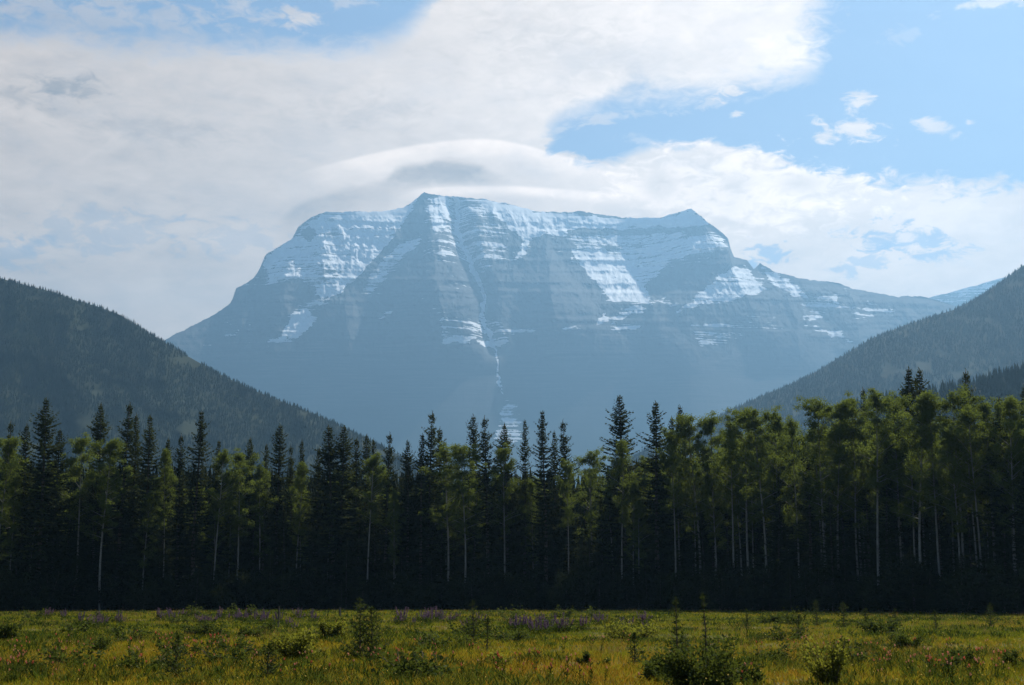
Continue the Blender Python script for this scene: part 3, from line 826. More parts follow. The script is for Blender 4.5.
def make_sapling(seed, h=1.5, w=0.45, stems=1, dens=1.0):
    rng = np.random.default_rng(seed)
    tr = Geo(); cr = Geo()
    for q in range(stems):
        hh = h * (1 - 0.14 * q); ox = 0.28 * q * h / 1.5
        pts = curve_pts(hh, 8, 0.03, rng, -0.05); pts[:, 0] += ox * np.clip(pts[:, 2] / 0.25, 0, 1)
        tr.tube(pts, 0.022 * (1 - 0.85 * np.clip(pts[:, 2] / hh, 0, 1)) * hh / 1.5 + 0.003, 5)
        z = 0.06 * hh
        while z < hh * 0.97:
            t = z / hh; nb_ = 4 + int(rng.random() * 2); a0 = rng.random() * 6.28
            for k in range(nb_):
                a = a0 + k * 6.28 / nb_ + rng.normal(0, 0.3); bl = max(0.05, w * (1 - t) ** 0.75 * (0.4 + 0.95 * rng.random()))
                d2 = np.array([math.cos(a), math.sin(a), 0]); up = 0.35 + 0.5 * t + rng.normal(0, 0.12)
                c0 = at_height(pts, np.array([z]))[0]
                n = max(5, int(bl / 0.017 * dens)); s = rng.random(n)
                c = c0 + d2 * (bl * s)[:, None] + np.array([0, 0, 1.0]) * (bl * up * s ** 1.3)[:, None]
                d = unit(d2 * 0.7 + np.array([0, 0, 0.45]) + rng.normal(0, 0.75, (n, 3)))
                cr.cards(c, d, unit(np.cross(d, rng.normal(0, 1, (n, 3)))), 0.06 + 0.06 * rng.random(n), 0.010 + 0.008 * rng.random(n), r=rng.random(n))
                s2 = np.linspace(0, 1, 3)[:, None]
                tr.tube(c0 + d2 * bl * s2 + np.array([0, 0, 1]) * bl * up * s2 ** 1.3, np.array([0.006, 0.004, 0.002]), 3, False)
            z += hh * (0.075 + 0.035 * rng.random())
        n = 60; t = hh * (0.86 + 0.15 * rng.random(n)); c = at_height(pts, np.minimum(t, hh)); d = unit(np.array([0, 0, 0.9]) + rng.normal(0, 0.5, (n, 3)))
        cr.cards(c, d, unit(np.cross(d, rng.normal(0, 1, (n, 3)))), np.full(n, 0.07), np.full(n, 0.009), r=rng.random(n))
    return [('trunk', tr.mesh('sapling_trunk', M_TWIG, True)), ('crown', cr.mesh('sapling_crown', M_SAPLING, rnd=True))]

rnd = random.Random(77)
SPRUCES = [make_spruce(100 + i, 25, w * 1.75, bs, rg, pw) for i, (w, bs, rg, pw) in enumerate([(2.5, .08, .30, .68), (2.0, .12, .35, .66), (2.9, .06, .28, .78), (1.7, .14, .40, .70), (2.3, .10, .42, .68), (1.9, .20, .45, .62), (2.6, .10, .36, .82)])]
ASPENS = [make_aspen(200 + i, 24, w, bs, de) for i, (w, bs, de) in enumerate([(2.5, .46, 1.0), (3.0, .42, 1.1), (2.2, .50, .9), (2.6, .54, 1.0), (3.2, .44, 1.15), (2.0, .34, .9)])]

def tree_at(px, top, D, hn):
    """base point and height of a tree whose tip shows at a photo pixel, standing D metres away"""
    rx, rz = ray(px, top)
    x = float(rx) * D; z0 = float(gz(x, D)) - 0.05
    return (x, D, z0), (CAM_Z + float(rz) * D - z0) / hn

# tip x, tip y, metres behind the forest edge, width, kind, label
HERO_SPRUCE = [
    (15, 421, 9, .9, 1, 'slim spruce nearest the left edge of the photo, half sunk among aspen leaves'),
    (28, 424, 12, .9, 4, 'spruce between the leftmost spruce and the tallest ragged one on the left'),
    (48, 399, 3, 1.15, 0, 'tallest ragged spruce at the left end of the forest, tip against the dark left hill'),
    (59, 429, 6, 1.0, 4, 'lower spruce pressed to the right side of the tallest ragged one on the left'),
    (104, 404, 10, 1.0, 0, 'dark pointed spruce rising right above the twin aspen crowns on the left'),
    (126, 402, 5, 1.0, 1, 'tall narrow spruce just right of the twin aspens, the higher of a close pair'),
    (138, 414, 8, .85, 3, 'very narrow spruce squeezed between a higher spruce and a broad full one'),
    (151, 416, 4, 1.1, 6, 'broad full spruce, rightmost of the dark trio right of the twin aspens'),
    (168, 438, 14, .85, 4, 'short spruce tip just right of the dark trio, above a small aspen crown'),
    (182, 434, 10, .9, 1, 'slim spruce standing close on the left of the drawn-out spire'),
    (200, 412, 4, 1.0, 5, 'slender spruce with a thin drawn-out spire in front of the lower left hill'),
    (218, 441, 8, .95, 6, 'low lighter green spruce just right of the drawn-out spire'),
    (253, 438, 10, 1.0, 0, 'dark conical spruce left of the gap before the airy sunlit spruce'),
    (266, 444, 8, .8, 3, 'small dark spruce in the gap just left of the airy sunlit spruce'),
    (280, 424, 12, 1.1, 4, 'airy wide-branched sunlit spruce standing alone over the foot of the left hill'),
    (294, 445, 9, .75, 1, 'first small spire right of the airy sunlit spruce'),
    (303, 440, 7, .75, 3, 'second small spire right of the airy sunlit spruce'),
    (318, 448, 10, .8, 5, 'low spire left of the massive double-topped spruce'),
    (334, 425, 3, 1.35, 2, 'left and bulkier stem of the massive dark double-topped spruce'),
    (343, 426, 5, 1.2, 0, 'right stem of the massive dark double-topped spruce'),
    (357, 438, 8, .85, 1, 'first spire right of the massive double-topped spruce'),
    (366, 434, 10, .85, 4, 'second spire right of the massive double-topped spruce, behind the leaning aspen crown'),
    (375, 439, 12, .8, 3, 'third spire right of the massive double-topped spruce, the lowest there'),
    (387, 433, 6, .9, 1, 'fourth spire right of the massive double-topped spruce, dark and slim'),
    (409, 441, 7, .95, 0, 'dark spruce standing alone between the slim spires and the tall central spruce'),
    (421, 434, 6, .9, 3, 'lower companion touching the left side of the tall central spruce'),
    (429, 412, 8, .95, 1, 'tall dark central spruce beside the widest aspen crown'),
    (441, 428, 14, 1.05, 4, 'softer green spruce just behind the right side of the tall central spruce'),
    (475, 415, 13, .95, 4, 'pale open spruce, left one of the pair right of the widest aspen'),
    (488, 416, 5, .95, 1, 'dark dense spruce, right one of the pair right of the widest aspen'),
    (507, 424, 8, 1.0, 0, 'dark stout spruce below the white snow fan of the mountain'),
    (525, 420, 9, .8, 3, 'thin spruce just right of the white snow fan'),
    (544, 411, 4, .9, 5, 'ragged spruce with a crooked knobbly spire in the centre right'),
    (555, 431, 10, .75, 3, 'short thin spruce between the crooked spire and the even one'),
    (567, 420, 6, .95, 1, 'even dark spruce right of the crooked spire, above a yellow-green aspen'),
    (622, 395, 8, 1.15, 0, 'tall symmetrical spruce rising clear against the blue mountain foot'),
    (655, 401, 5, 1.15, 4, 'tall spruce with jagged sides, second clear spire from the symmetrical one'),
    (677, 406, 10, .95, 0, 'pointed spruce at the left end of the tall aspen row'),
    (670, 417, 14, .85, 3, 'shorter spruce leaning against the left of the one ending the aspen row'),
    (867, 387, 20, .7, 1, 'small dark spire peeping over the right-hand aspens'),
    (905, 368, 14, 1.05, 0, 'tall dark spruce, left one of the twin spires above the right-hand aspens'),
    (919, 368, 20, .95, 4, 'tall dark spruce, right one of the twin spires above the right-hand aspens'),
    (963, 369, 14, .9, 1, 'lone dark spire standing between the twin spires and the right edge'),
    (997, 397, 6, 1.1, 4, 'ragged broad spruce in front, close to the right edge'),
    (1021, 386, 8, 1.1, 0, 'dark spruce cut by the right edge of the photo'),
]
# tip x, tip y, metres behind the edge, width, kind, label
HERO_ASPEN = [
    (6, 438, 3, 1.1, 1, 'pale aspen cut by the left edge of the photo'),
    (84, 437, 2, 1.0, 0, 'left one of the twin aspens between the ragged spruce and the dark trio'),
    (108, 440, 0, 1.15, 1, 'right one of the twin aspens, long white trunk and lit round crown'),
    (168, 449, 3, .8, 2, 'small aspen crown tucked under the dark trio of spruces'),
    (219, 452, 2, .95, 3, 'aspen with bright trunk just right of the drawn-out spruce spire'),
    (241, 452, 4, 1.1, 0, 'round green aspen left of the small gap spruce'),
    (299, 462, 2, .9, 2, 'thin aspen below the two small spires'),
    (262, 462, 5, .9, 5, 'dull aspen crown under the dark conical spruce'),
    (370, 455, 1, 1.0, 3, 'bright aspen crown in front of the spires right of the double-topped spruce'),
    (396, 488, 0, .75, 5, 'low leaning aspen with a white trunk and sparse crown'),
    (447, 448, 3, 1.25, 4, 'widest lit aspen crown, left of the pale and dark spruce pair'),
    (465, 446, 1, 1.1, 1, 'aspen with two-toned crown on the right side of the widest one'),
    (505, 447, 3, 1.0, 0, 'aspen crown right of the dark dense spruce'),
    (567, 461, 0, .8, 3, 'yellow-green small aspen with bright trunk under the even dark spruce'),
    (590, 452, 10, 1.1, 4, 'dim aspen crown in the dip of the skyline left of the symmetrical spruce'),
    (621, 440, 1, .95, 2, 'slim aspen directly under the symmetrical spruce, long pale trunk'),
    (637, 498, 0, 1.0, 5, 'low leafy aspen crown halfway down the forest wall'),
    (673, 431, 1, .95, 3, 'straight aspen in front of the pointed spruce, one clean pale trunk'),
    (696, 416, 3, 1.1, 1, 'first aspen of the tall row, under the foot of the right hill'),
    (712, 416, 5, 1.0, 0, 'second aspen of the tall row, its crown level with the first'),
    (729, 421, 2, .9, 2, 'slimmer aspen third in the tall row, slightly lower'),
    (744, 412, 3, 1.1, 4, 'wide aspen fourth in the tall row, with a bundle of trunks below'),
    (760, 409, 1, 1.05, 1, 'fifth aspen of the tall row, bright trunk over its whole length'),
    (776, 412, 5, .95, 0, 'sixth aspen of the tall row, dim twin stems'),
    (793, 416, 2, .85, 5, 'last aspen of the tall row, a little lower before the big round crown'),
    (819, 401, 1, 1.1, 4, 'big round sunlit aspen crown, left half of a touching pair'),
    (834, 402, 2, 1.0, 1, 'aspen crown, right half of the touching sunlit pair'),
    (854, 397, 6, .95, 0, 'thin aspen between the sunlit pair and the peeping spire'),
    (872, 393, 1, 1.05, 3, 'tall bright aspen right of the peeping small spire'),
    (893, 400, 6, 1.0, 2, 'dull aspen just left of the twin dark spires'),
    (914, 394, 1, 1.15, 1, 'sunlit aspen directly below the twin dark spires'),
    (931, 401, 2, 1.0, 0, 'aspen with a clean pale trunk right of the twin dark spires'),
    (952, 393, 4, 1.05, 4, 'leafy aspen left of the lone dark spire'),
    (971, 407, 2, .95, 3, 'aspen right of the lone dark spire, crown slightly sunken'),
    (985, 401, 6, 1.0, 0, 'aspen left of the ragged broad spruce near the right edge'),
    (1007, 399, 3, 1.0, 1, 'aspen between the ragged broad spruce and the right edge spruce'),
]
def build_forest():
    for (px, top, back, wd, kind, lab) in HERO_SPRUCE:
        loc, s = tree_at(px, top, float(forest_d(px)) + back, 25.0)
        place('spruce_tree', SPRUCES[kind], loc, rnd.random() * 6.28, (s * wd, s * wd, s), lab, 'tree', 'spruces of the forest edge')
    for (px, top, back, wd, kind, lab) in HERO_ASPEN:
        loc, s = tree_at(px, top, float(forest_d(px)) + back + 1.0, 24.0)
        place('aspen_tree', ASPENS[kind], loc, rnd.random() * 6.28, (s * wd, s * wd, s), lab, 'tree', 'aspens of the forest edge',
              tilt=(R(rnd.uniform(-.6, .6)), R(rnd.uniform(-.7, .7))))
    # the trees between and behind them, down to the shade
    def sky_y(px): return np.interp(px, [-120, 0, 300, 420, 600, 680, 750, 830, 1024, 1140], [448, 448, 458, 458, 458, 440, 425, 415, 412, 405])
    k = 0
    for row, (back, lo, n) in enumerate([(2.5, 36, 16), (7, 26, 40), (12, 14, 46), (19, 8, 42), (29, 4, 30)]):
        for i in range(n):
            px = -70 + (i + rnd.random()) * 1180 / n
            top = float(sky_y(px)) + lo + rnd.random() ** 0.7 * (58 if row < 3 else 30)
            loc, s = tree_at(px, top, float(forest_d(px)) + back + rnd.uniform(-3, 4), 25.0)
            kd = rnd.randrange(len(SPRUCES)); wd = rnd.uniform(.9, 1.35)
            place('spruce_tree', SPRUCES[kd], loc, rnd.random() * 6.28, (s * wd, s * wd, s), 'dark spruce in the shade behind and between the tall trees of the forest edge', 'tree', 'shaded spruces inside the forest')
    for row, (back, lo, n, p0) in enumerate([(5, 16, 24, -70), (13, 10, 22, -70), (24, 6, 20, -70), (8, 6, 20, 660), (16, 2, 18, 690)]):
        for i in range(n):
            px = p0 + (i + rnd.random()) * (1110 - p0) / n
            top = float(sky_y(px)) + lo + rnd.random() * 30
            loc, s = tree_at(px, top, float(forest_d(px)) + back + rnd.uniform(-3, 4), 24.0)
            kd = rnd.randrange(len(ASPENS)); wd = rnd.uniform(.85, 1.15)
            place('aspen_tree', ASPENS[kd], loc, rnd.random() * 6.28, (s * wd, s * wd, s), 'aspen with a dull crown standing back among the shaded spruces', 'tree', 'aspens standing back in the forest',
                  tilt=(R(rnd.uniform(-.8, .8)), R(rnd.uniform(-.8, .8))))
    for i in range(78):
        px = -60 + (i + rnd.random()) * 1150 / 78
        D = float(forest_d(px)) + rnd.uniform(-1.0, 5.0); rx, _ = ray(px, 600); x = float(rx) * D
        s = rnd.uniform(3.5, 7.5) / 25; wd = rnd.uniform(1.5, 2.2)
        place('spruce_tree', SPRUCES[rnd.choice((0, 2, 6))], (x, D, float(gz(x, D)) - .05), rnd.random() * 6.28, (s * wd, s * wd, s), 'young bushy spruce in the dark foot of the forest edge', 'tree', 'young spruces in the foot of the forest edge')
    # the wood goes on behind, as one mass
    rng = np.random.default_rng(4); n = 5200
    px = -220 + rng.random(n) * 1460; D = forest_d(px) + 34 + 330 * rng.random(n) ** 1.2
    top = sky_y(np.clip(px, -120, 1140)) + 6 + 26 * rng.random(n)
    rx, rz = ray(px, top); H = np.clip(CAM_Z + rz * D, 8, 30)
    V, Fc = conifer_cloud(np.stack([rx * D, D, 0 * D - .3], 1), H, H * (.12 + .06 * rng.random(n)), 8)
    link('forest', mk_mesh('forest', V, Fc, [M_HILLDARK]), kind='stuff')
    # undergrowth along the foot of the forest
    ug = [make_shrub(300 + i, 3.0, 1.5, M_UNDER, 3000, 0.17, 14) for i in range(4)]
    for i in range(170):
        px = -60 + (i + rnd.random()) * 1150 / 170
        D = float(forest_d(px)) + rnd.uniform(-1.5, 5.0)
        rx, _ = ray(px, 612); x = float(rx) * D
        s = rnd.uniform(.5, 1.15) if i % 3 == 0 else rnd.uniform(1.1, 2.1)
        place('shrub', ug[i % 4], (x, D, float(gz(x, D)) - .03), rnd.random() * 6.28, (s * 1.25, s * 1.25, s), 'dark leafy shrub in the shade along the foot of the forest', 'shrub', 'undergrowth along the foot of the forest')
build_forest()

# ------------------------------------------------------------------ meadow
def gpoint(px, py):
    """ground point under a photo pixel"""
    rx, rz = ray(px, py)
    D = -CAM_Z / float(rz)
    for _ in range(3):
        D = (float(gz(float(rx) * D, D)) - CAM_Z) / float(rz)
    return float(rx) * D, D, float(gz(float(rx) * D, D))

def grass_mat(name, cols, scale):
    m, b, out = new_mat(name)
    g = b.geo(); P = g.outputs['Position']
    n1 = b.noise(b.mapping(P, (1, 0.45, 0)), scale, 4, 0.6)
    sp = b.n.new('ShaderNodeSeparateXYZ'); b.l.new(P, sp.inputs[0])
    belt = b.step(b.add(sp.outputs[1], b.mul(b.sub(n1, 0.5), 60)), 75, 32, -0.10, 0.10)
    f = b.add(b.add(b.mul(n1, 0.75), b.mul(b.attr('rnd'), 0.35)), belt)
    c = b.mix(b.step(f, 0.38, 0.58), cols[0], cols[1])
    c = b.mix(b.step(f, 0.55, 0.74), c, cols[2])
    d = b.n.new('ShaderNodeBsdfDiffuse'); t = b.n.new('ShaderNodeBsdfTranslucent')
    b.l.new(c, d.inputs[0]); b.l.new(c, t.inputs[0])
    mx = b.n.new('ShaderNodeMixShader'); mx.inputs[0].default_value = 0.5
    b.l.new(d.outputs[0], mx.inputs[1]); b.l.new(t.outputs[0], mx.inputs[2])
    b.l.new(mx.outputs[0], out.inputs[0])
    return m
M_GRASS = grass_mat('grass_blades', ((0.095, 0.115, 0.010), (0.200, 0.180, 0.012), (0.240, 0.138, 0.014)), 0.11)
M_DRY = grass_mat('dry_grass_stalks', ((0.13, 0.10, 0.025), (0.18, 0.12, 0.03), (0.19, 0.10, 0.028)), 0.2)
M_HERB = grass_mat('broad_herb_leaves', ((0.026, 0.042, 0.007), (0.052, 0.070, 0.009), (0.085, 0.084, 0.011)), 0.3)

def scatter(n, rng, d0=19.0):
    D = d0 * (202.0 / d0) ** rng.random(n)
    x = (rng.random(n) * 2 - 1) * (0.40 * D + 14)
    k = D < forest_d_x(x) + 1
    return x[k], D[k]

def blades(name, n, nb_, hmin, hmax, wid, rad, mat, seed, lean=0.5, cluster=None):
    rng = np.random.default_rng(seed)
    x, y = scatter(n, rng); n = len(x)
    if cluster is not None:
        keep = fbm(x / cluster[0] + seed, y / (cluster[0] * 1.7) + seed, 3) > cluster[1]
        x, y = x[keep], y[keep]; n = len(x)
    z = gz(x, y)
    far = np.clip(y / 60, 0.75, 2.2)
    hh = (hmin + (hmax - hmin) * rng.random(n)) * (0.6 + 0.8 * fbm(x / 6 + 5, y / 9 + 5, 3)) * np.clip(y / 110, 1, 1.25)
    N = n * nb_
    a = rng.random(N) * 6.28; r = rad * np.sqrt(rng.random(N)) * np.repeat(far, nb_)
    bx = np.repeat(x, nb_) + r * np.cos(a); by = np.repeat(y, nb_) + r * np.sin(a); bz = np.repeat(z, nb_) - 0.02
    H = np.repeat(hh, nb_) * (0.55 + 0.6 * rng.random(N))
    W = wid * (0.7 + 0.6 * rng.random(N)) * np.repeat(far, nb_)
    l = rng.normal(0, lean, (N, 2)) * H[:, None] * 0.6
    th = rng.random(N) * 3.14; sx, sy = np.cos(th) * W, np.sin(th) * W
    p0 = np.stack([bx - sx, by - sy, bz], 1); p1 = np.stack([bx + sx, by + sy, bz], 1)
    m0 = np.stack([bx - sx * .8 + l[:, 0] * .35, by - sy * .8 + l[:, 1] * .35, bz + H * .6], 1); m1 = np.stack([bx + sx * .8 + l[:, 0] * .35, by + sy * .8 + l[:, 1] * .35, bz + H * .6], 1)
    tp = np.stack([bx + l[:, 0], by + l[:, 1], bz + H], 1)
    V = np.stack([p0, p1, m1, m0, tp], 1).reshape(-1, 3)
    k = np.arange(N)[:, None] * 5
    link(name, mk_mesh(name, V, [k + np.array([[0, 1, 2, 3]]), k + np.array([[3, 2, 4]])], [mat], attrs={'rnd': np.repeat(np.repeat(rng.random(n), nb_), 5)}), kind='stuff')
blades('grass', 86000, 12, .07, .22, .011, .24, M_GRASS, 3, .9)
blades('dry_grass', 15000, 6, .18, .38, .006, .20, M_DRY, 4, .35, (9, .50))
blades('ground_cover', 28000, 12, .10, .34, .022, .20, M_HERB, 5, .8, (3.2, .53))

def build_meadow_plants():
    def shrub(px, base, top, wpx, seed, label, mat=None, leaves=2600, leaf=.05, feathery=0.0, nst=14, cat='shrub', name='shrub'):
        x, D, z = gpoint(px, base)
        h = (base - top) * D / F; w = wpx * 0.5 * D / F
        place(name, make_shrub(seed, h, w, mat, leaves, leaf, nst, feathery), (x, D, z - .03), 0.0, (1, 1, 1), label, cat, 'shrubs of the meadow')
    shrub(696, 694, 643, 112, 401, 'largest dark leafy shrub, at the bottom edge right of the middle', M_SHRUB, 7000, .07, 0, 30)
    shrub(660, 684, 655, 46, 402, 'dark leafy shrub on the left side of the largest one', M_SHRUB, 3200, .07)
    shrub(740, 686, 660, 54, 403, 'low green shrub on the right side of the largest dark one', M_SHRUB, 2600, .065)
    shrub(833, 688, 624, 76, 404, 'tall feathery upright shrub with thin stems, right of the largest dark shrub', M_WILLOW, 2300, .06, 1.0, 20)
    shrub(297, 661, 624, 62, 405, 'wide rounded olive bush left of the double-stemmed sapling', M_WILLOW, 4200, .07, 0, 26)
    shrub(331, 640, 620, 32, 406, 'olive bush partly hidden behind the right end of the wide rounded bush', M_WILLOW, 2400, .09)
    shrub(250, 638, 626, 26, 407, 'small dark green bush below the nearer fence post', M_SHRUB, 1800, .10)
    shrub(205, 636, 624, 58, 408, 'low wide dark bush left of the fence posts', M_SHRUB, 2600, .10)
    shrub(102, 652, 634, 40, 409, 'ragged dark weed bush among the red flowers on the left', M_SHRUB, 1700, .06)
    shrub(4, 642, 622, 34, 410, 'dark bush cut by the left edge of the meadow', M_SHRUB, 2200, .09)
    shrub(28, 676, 654, 50, 411, 'low leafy weed clump in the lower left corner of the meadow', M_SHRUB, 1800, .05)
    shrub(909, 652, 632, 46, 412, 'rounded green bush in the right part of the meadow, behind the lower one', M_SHRUB, 2600, .08)
    shrub(957, 669, 646, 46, 413, 'green bush with red flowers before it, near the lower right', M_SHRUB, 2600, .065)
    shrub(1018, 670, 648, 30, 414, 'green bush cut by the right edge of the meadow', M_SHRUB, 1800, .065)
    shrub(584, 668, 646, 22, 415, 'small leafy plant, left one of two in the open middle of the meadow', M_SHRUB, 700, .06, 1.0, 7)
    shrub(602, 667, 650, 18, 416, 'smaller leafy plant, right one of two in the open middle of the meadow', M_SHRUB, 520, .06, 1.0, 6)
    shrub(510, 642, 630, 54, 417, 'low green patch of bush right of the slim middle sapling', M_SHRUB, 1900, .09)
    shrub(500, 668, 650, 40, 421, 'olive weed clump low in the middle of the meadow', M_WILLOW, 1200, .055)
    shrub(630, 640, 622, 76, 418, 'long low green thicket behind the two small leafy plants', M_WILLOW, 3400, .10, 0, 26)
    shrub(880, 634, 621, 50, 419, 'low thicket at the far side of the meadow behind the rounded bush', M_SHRUB, 2200, .13)
    shrub(775, 624, 615, 46, 420, 'dark low thicket at the shaded far edge, left of the far saplings', M_SHRUB, 1600, .15)
    lowp = [make_shrub(450 + i, .42, .42, M_SHRUB, 420, .055, 9) for i in range(4)]
    rr = random.Random(21)
    for i in range(44):
        px = rr.uniform(5, 1019); py = 617 + 66 * rr.random() ** 1.3
        x, D, z = gpoint(px, py); q = rr.uniform(.6, 1.5) * (1 + D / 120)
        place('leafy_clump', lowp[i % 4], (x, D, z - .02), rr.random() * 6.28, (q * 1.2, q * 1.2, q), 'low dark leafy clump scattered in the meadow grass', 'plant', 'low leafy clumps in the meadow grass')
    def sapling(px, base, top, wpx, seed, label, stems=1, dens=1.0):
        x, D, z = gpoint(px, base)
        h = (base - top) * D / F * 1.03; w = wpx * 0.5 * D / F * 1.12
        place('conifer_sapling', make_sapling(seed, h, w, stems, dens), (x, D, z), 0.0, (1, 1, 1), label, 'sapling', 'young conifers of the meadow')
    sapling(360, 661, 603, 40, 501, 'dark double-stemmed young conifer, tallest plant in the left half of the meadow', 2, 1.3)
    sapling(176, 680, 640, 30, 502, 'small young conifer among red flowers, left of the wide rounded bush', 1, .9)
    sapling(268, 679, 647, 30, 503, 'small young conifer in front of the wide rounded bush', 1, .9)
    sapling(473, 643, 604, 22, 504, 'slim young conifer standing alone near the middle of the meadow')
    sapling(487, 652, 620, 9, 505, 'thin bare-stemmed young conifer just right of the slim middle one', 1, .4)
    sapling(677, 664, 603, 26, 506, 'upright young conifer rising behind the left part of the largest shrub', 1, 1.1)
    sapling(706, 668, 599, 14, 507, 'tall thin spike-like young conifer rising behind the largest shrub', 1, .8)
    sapling(634, 668, 636, 16, 508, 'short young conifer left of the largest dark shrub', 1, .9)
    sapling(747, 629, 610, 13, 509, 'young conifer at the far side of the meadow, right above the largest shrub')
    sapling(799, 640, 617, 20, 510, 'bushy young conifer between the largest shrub and the feathery one')
    sapling(817, 627, 602, 16, 511, 'young conifer with wide arms at the shaded far edge, above the feathery shrub')
    sapling(844, 628, 604, 17, 512, 'fuller young conifer just right of the one with wide arms')
    sapling(866, 627, 610, 14, 513, 'short young conifer, third at the shaded far edge')
    sapling(936, 632, 612, 12, 514, 'thin young conifer at the far right behind the rounded bush')
    sapling(991, 628, 605, 16, 515, 'dark young conifer at the far edge close to the right side')
    sapling(895, 628, 610, 10, 516, 'small spiky young conifer between the fuller one and the thin one at the far edge')
    # fence posts
    def post(px, base, top, label, lean):
        x, D, z = gpoint(px, base); h = (base - top) * D / F
        g = Geo(); n = 7; zz = np.linspace(-0.15, h, n)
        rng = np.random.default_rng(int(px))
        g.tube(np.stack([lean * zz + rng.normal(0, .004, n), rng.normal(0, .004, n), zz], 1), 0.055 * D / 83 * np.array([1.08, 1.05, 1, .98, .97, .95, .88]), 9)
        o = link('fence_post', g.mesh('fence_post', M_POST), None, label=label, category='fence post', group='old fence posts')
        o.location = (x, D, z)
    post(278, 629, 607, 'nearer weathered wooden fence post sticking out of the grass', 0.02)
    post(340, 618, 607.5, 'farther small wooden fence post at the dark forest edge', -0.03)
build_meadow_plants()

def petal_mat(name, c1, c2):
    m, b, out = new_mat(name)
    oi = b.n.new('ShaderNodeObjectInfo')
    c = b.mix(oi.outputs['Random'], c1, c2)
    d = b.n.new('ShaderNodeBsdfDiffuse'); t = b.n.new('ShaderNodeBsdfTranslucent')
    b.l.new(c, d.inputs[0]); b.l.new(c, t.inputs[0])
    mx = b.n.new('ShaderNodeMixShader'); mx.inputs[0].default_value = 0.4
    b.l.new(d.outputs[0], mx.inputs[1]); b.l.new(t.outputs[0], mx.inputs[2]); b.l.new(mx.outputs[0], out.inputs[0])
    return m
M_LUPINE = petal_mat('lupine_petals', (0.10, 0.070, 0.115), (0.17, 0.105, 0.14))
M_RED = petal_mat('paintbrush_petals', (0.46, 0.10, 0.05), (0.50, 0.26, 0.18))
M_SPECK = petal_mat('tiny_petals', (0.55, 0.40, 0.08), (0.60, 0.50, 0.30))

def make_lupine(seed):
    rng = np.random.default_rng(seed); st = Geo(); fl = Geo(); lf = Geo()
    for k in range(6):
        a = rng.random() * 6.28; r = 0.34 * math.sqrt(rng.random()); h = 0.55 + 0.35 * rng.random()
        b0 = np.array([r * .4 * math.cos(a), r * .4 * math.sin(a), -0.03]); tp = np.array([r * math.cos(a) * 1.6, r * math.sin(a) * 1.6, h])
        s = np.linspace(0, 1, 4)[:, None]; st.tube(b0 + (tp - b0) * s, np.linspace(.008, .004, 4), 4)
        n = 70; t = 0.52 + 0.48 * rng.random(n); an = rng.random(n) * 6.28
        P = b0 + (tp - b0) * t[:, None]
        d = unit(np.stack([np.cos(an), np.sin(an), 0.35 + 0 * an], 1)); fl.cards(P, d, unit(np.cross(d, rng.normal(0, 1, (n, 3)))), 0.075 * (1.3 - t * .8) + .012, np.full(n, 0.018), r=rng.random(n))
    n = 260; a = rng.random(n) * 6.28; r = 0.42 * np.sqrt(rng.random(n)); P = np.stack([r * np.cos(a), r * np.sin(a), 0.04 + 0.36 * rng.random(n)], 1)
    d = unit(np.stack([np.cos(a), np.sin(a), rng.normal(.3, .4, n)], 1)); lf.cards(P, d, unit(np.cross(d, rng.normal(0, 1, (n, 3)))), .08 + .08 * rng.random(n), np.full(n, .018), r=rng.random(n))
    return [('stems', st.mesh('lupine_stems', M_SAPLING)), ('blossoms', fl.mesh('lupine_spikes', M_LUPINE)), ('leaves', lf.mesh('lupine_leaves', M_HERB, rnd=True))]

def make_paintbrush(seed):
    """one small plant: a stem, a few narrow leaves and a ragged red head, one mesh"""
    rng = np.random.default_rng(seed); g = Geo(); f = Geo()
    for k in range(2):
        a = rng.random() * 6.28; h = 0.30 + 0.22 * rng.random(); tp = np.array([.10 * math.cos(a), .10 * math.sin(a), h]); s = np.linspace(0, 1, 3)[:, None]
        g.tube(tp * s - np.array([0, 0, .02]), np.full(3, .005), 4)
        n = 12; t = rng.random(n) * .8; an = rng.random(n) * 6.28; d = unit(np.stack([np.cos(an), np.sin(an), .8 + 0 * an], 1)); g.cards(tp * t[:, None], d, unit(np.cross(d, rng.normal(0, 1, (n, 3)))), np.full(n, .09), np.full(n, .009))
        n = 22; t = .93 + .09 * rng.random(n); an = rng.random(n) * 6.28; d = unit(np.stack([np.cos(an) * .7, np.sin(an) * .7, .8 + 0 * an], 1)); f.cards(tp * t[:, None], d, unit(np.cross(d, rng.normal(0, 1, (n, 3)))), .022 + .015 * rng.random(n), np.full(n, .007))
    V = np.concatenate(g.V + f.V); k = g.n
    f4 = np.concatenate(g.F4 + [q + k for q in f.F4]); f3 = np.concatenate(g.F3)
    nq = sum(len(q) for q in g.F4)
    midx = np.concatenate([np.zeros(nq, int), np.ones(len(f4) - nq, int), np.zeros(len(f3), int)])
    return mk_mesh('paintbrush', V, [f4, f3], [M_HERB, M_RED], midx)

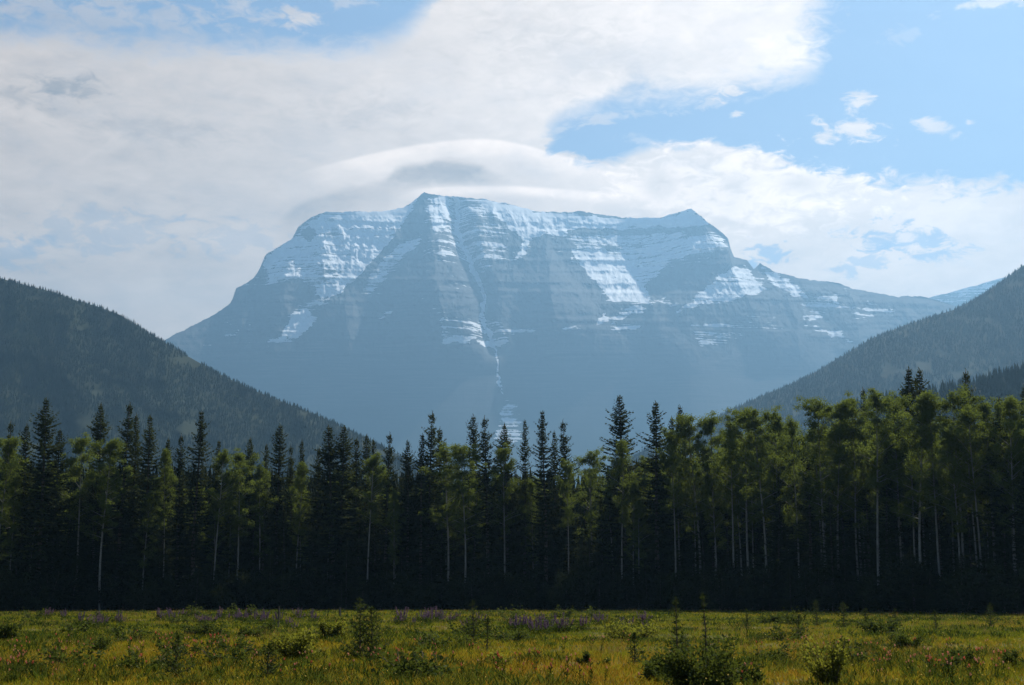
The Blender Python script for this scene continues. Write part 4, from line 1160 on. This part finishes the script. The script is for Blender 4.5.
def build_flowers():
    lup = [make_lupine(600 + i) for i in range(4)]
    rl = random.Random(9)
    # belts of lupine: centre pixel, half-width, number
    belts = [(45, 613.5, 22, 6), (92, 624, 14, 6), (115, 622, 8, 3), (180, 616, 20, 7), (200, 619, 12, 6), (240, 617, 26, 12), (262, 619, 20, 9), (305, 617, 14, 7), (293, 626, 7, 2), (415, 620, 22, 10), (440, 618, 22, 10), (468, 624, 12, 4), (520, 628, 18, 6), (535, 622, 24, 5), (545, 631, 12, 3),
             (573, 628, 16, 6), (605, 621, 8, 3), (642, 620, 6, 2), (640, 628, 12, 2)]
    for cx, cy, hw, n in belts:
        for i in range(n):
            px = cx + rl.uniform(-hw, hw); py = cy + rl.uniform(-2.2, 3.0)
            x, D, z = gpoint(px, max(py + 4, 613)); s = rl.uniform(.55, 1.05) * (0.85 if D < 60 else 1.0)
            where = 'left part' if px < 340 else 'middle'
            place('lupine', lup[rl.randrange(4)], (x, D, z), rl.random() * 6.28, (s, s, s * rl.uniform(.95, 1.3)), 'purple-flowered lupine clump in a belt of lupines in the %s of the meadow' % where, 'flower', 'purple lupines in the %s of the meadow' % where)
    pb = [make_paintbrush(700 + i) for i in range(4)]
    spots = [(60, 660, 80, 20, 42), (185, 655, 60, 16, 34), (215, 650, 22, 8, 20), (400, 668, 60, 12, 16), (460, 668, 70, 14, 26), (560, 676, 60, 8, 16), (610, 645, 20, 8, 5), (920, 668, 60, 12, 34), (985, 676, 40, 8, 14), (700, 680, 60, 6, 10), (300, 672, 40, 10, 10), (810, 655, 60, 14, 14), (10, 680, 30, 6, 10)]
    for cx, cy, hw, hh, n in spots:
        for i in range(n):
            px = cx + rl.gauss(0, hw * .6); py = min(max(cy + rl.gauss(0, hh * .6), 630), 690)
            if not -5 < px < 1030: continue
            x, D, z = gpoint(px, py + 5); s = rl.uniform(.7, 1.15)
            o = link('paintbrush', pb[rl.randrange(4)], None, label='small orange-red paintbrush flower among the grass of the near meadow', category='flower', group='red paintbrush flowers in the grass')
            o.location = (x, D, z); o.rotation_euler = (0, 0, rl.random() * 6.28); o.scale = (s, s, s)
    # tiny yellow and cream blossoms, far too many to count
    rng = np.random.default_rng(12); n = 2400
    x, y = scatter(n, rng); n = len(x); z = gz(x, y) + .22 + .22 * rng.random(n)
    P = np.repeat(np.stack([x, y, z], 1), 3, 0); d = unit(rng.normal(0, 1, (n * 3, 3))); g = Geo(); sc = np.repeat(np.clip(y / 60, .8, 1.6), 3)
    g.cards(P, d, unit(np.cross(d, rng.normal(0, 1, (n * 3, 3)))), .024 * sc, .010 * sc)
    link('wildflowers', g.mesh('wildflowers', M_SPECK), kind='stuff')
build_flowers()
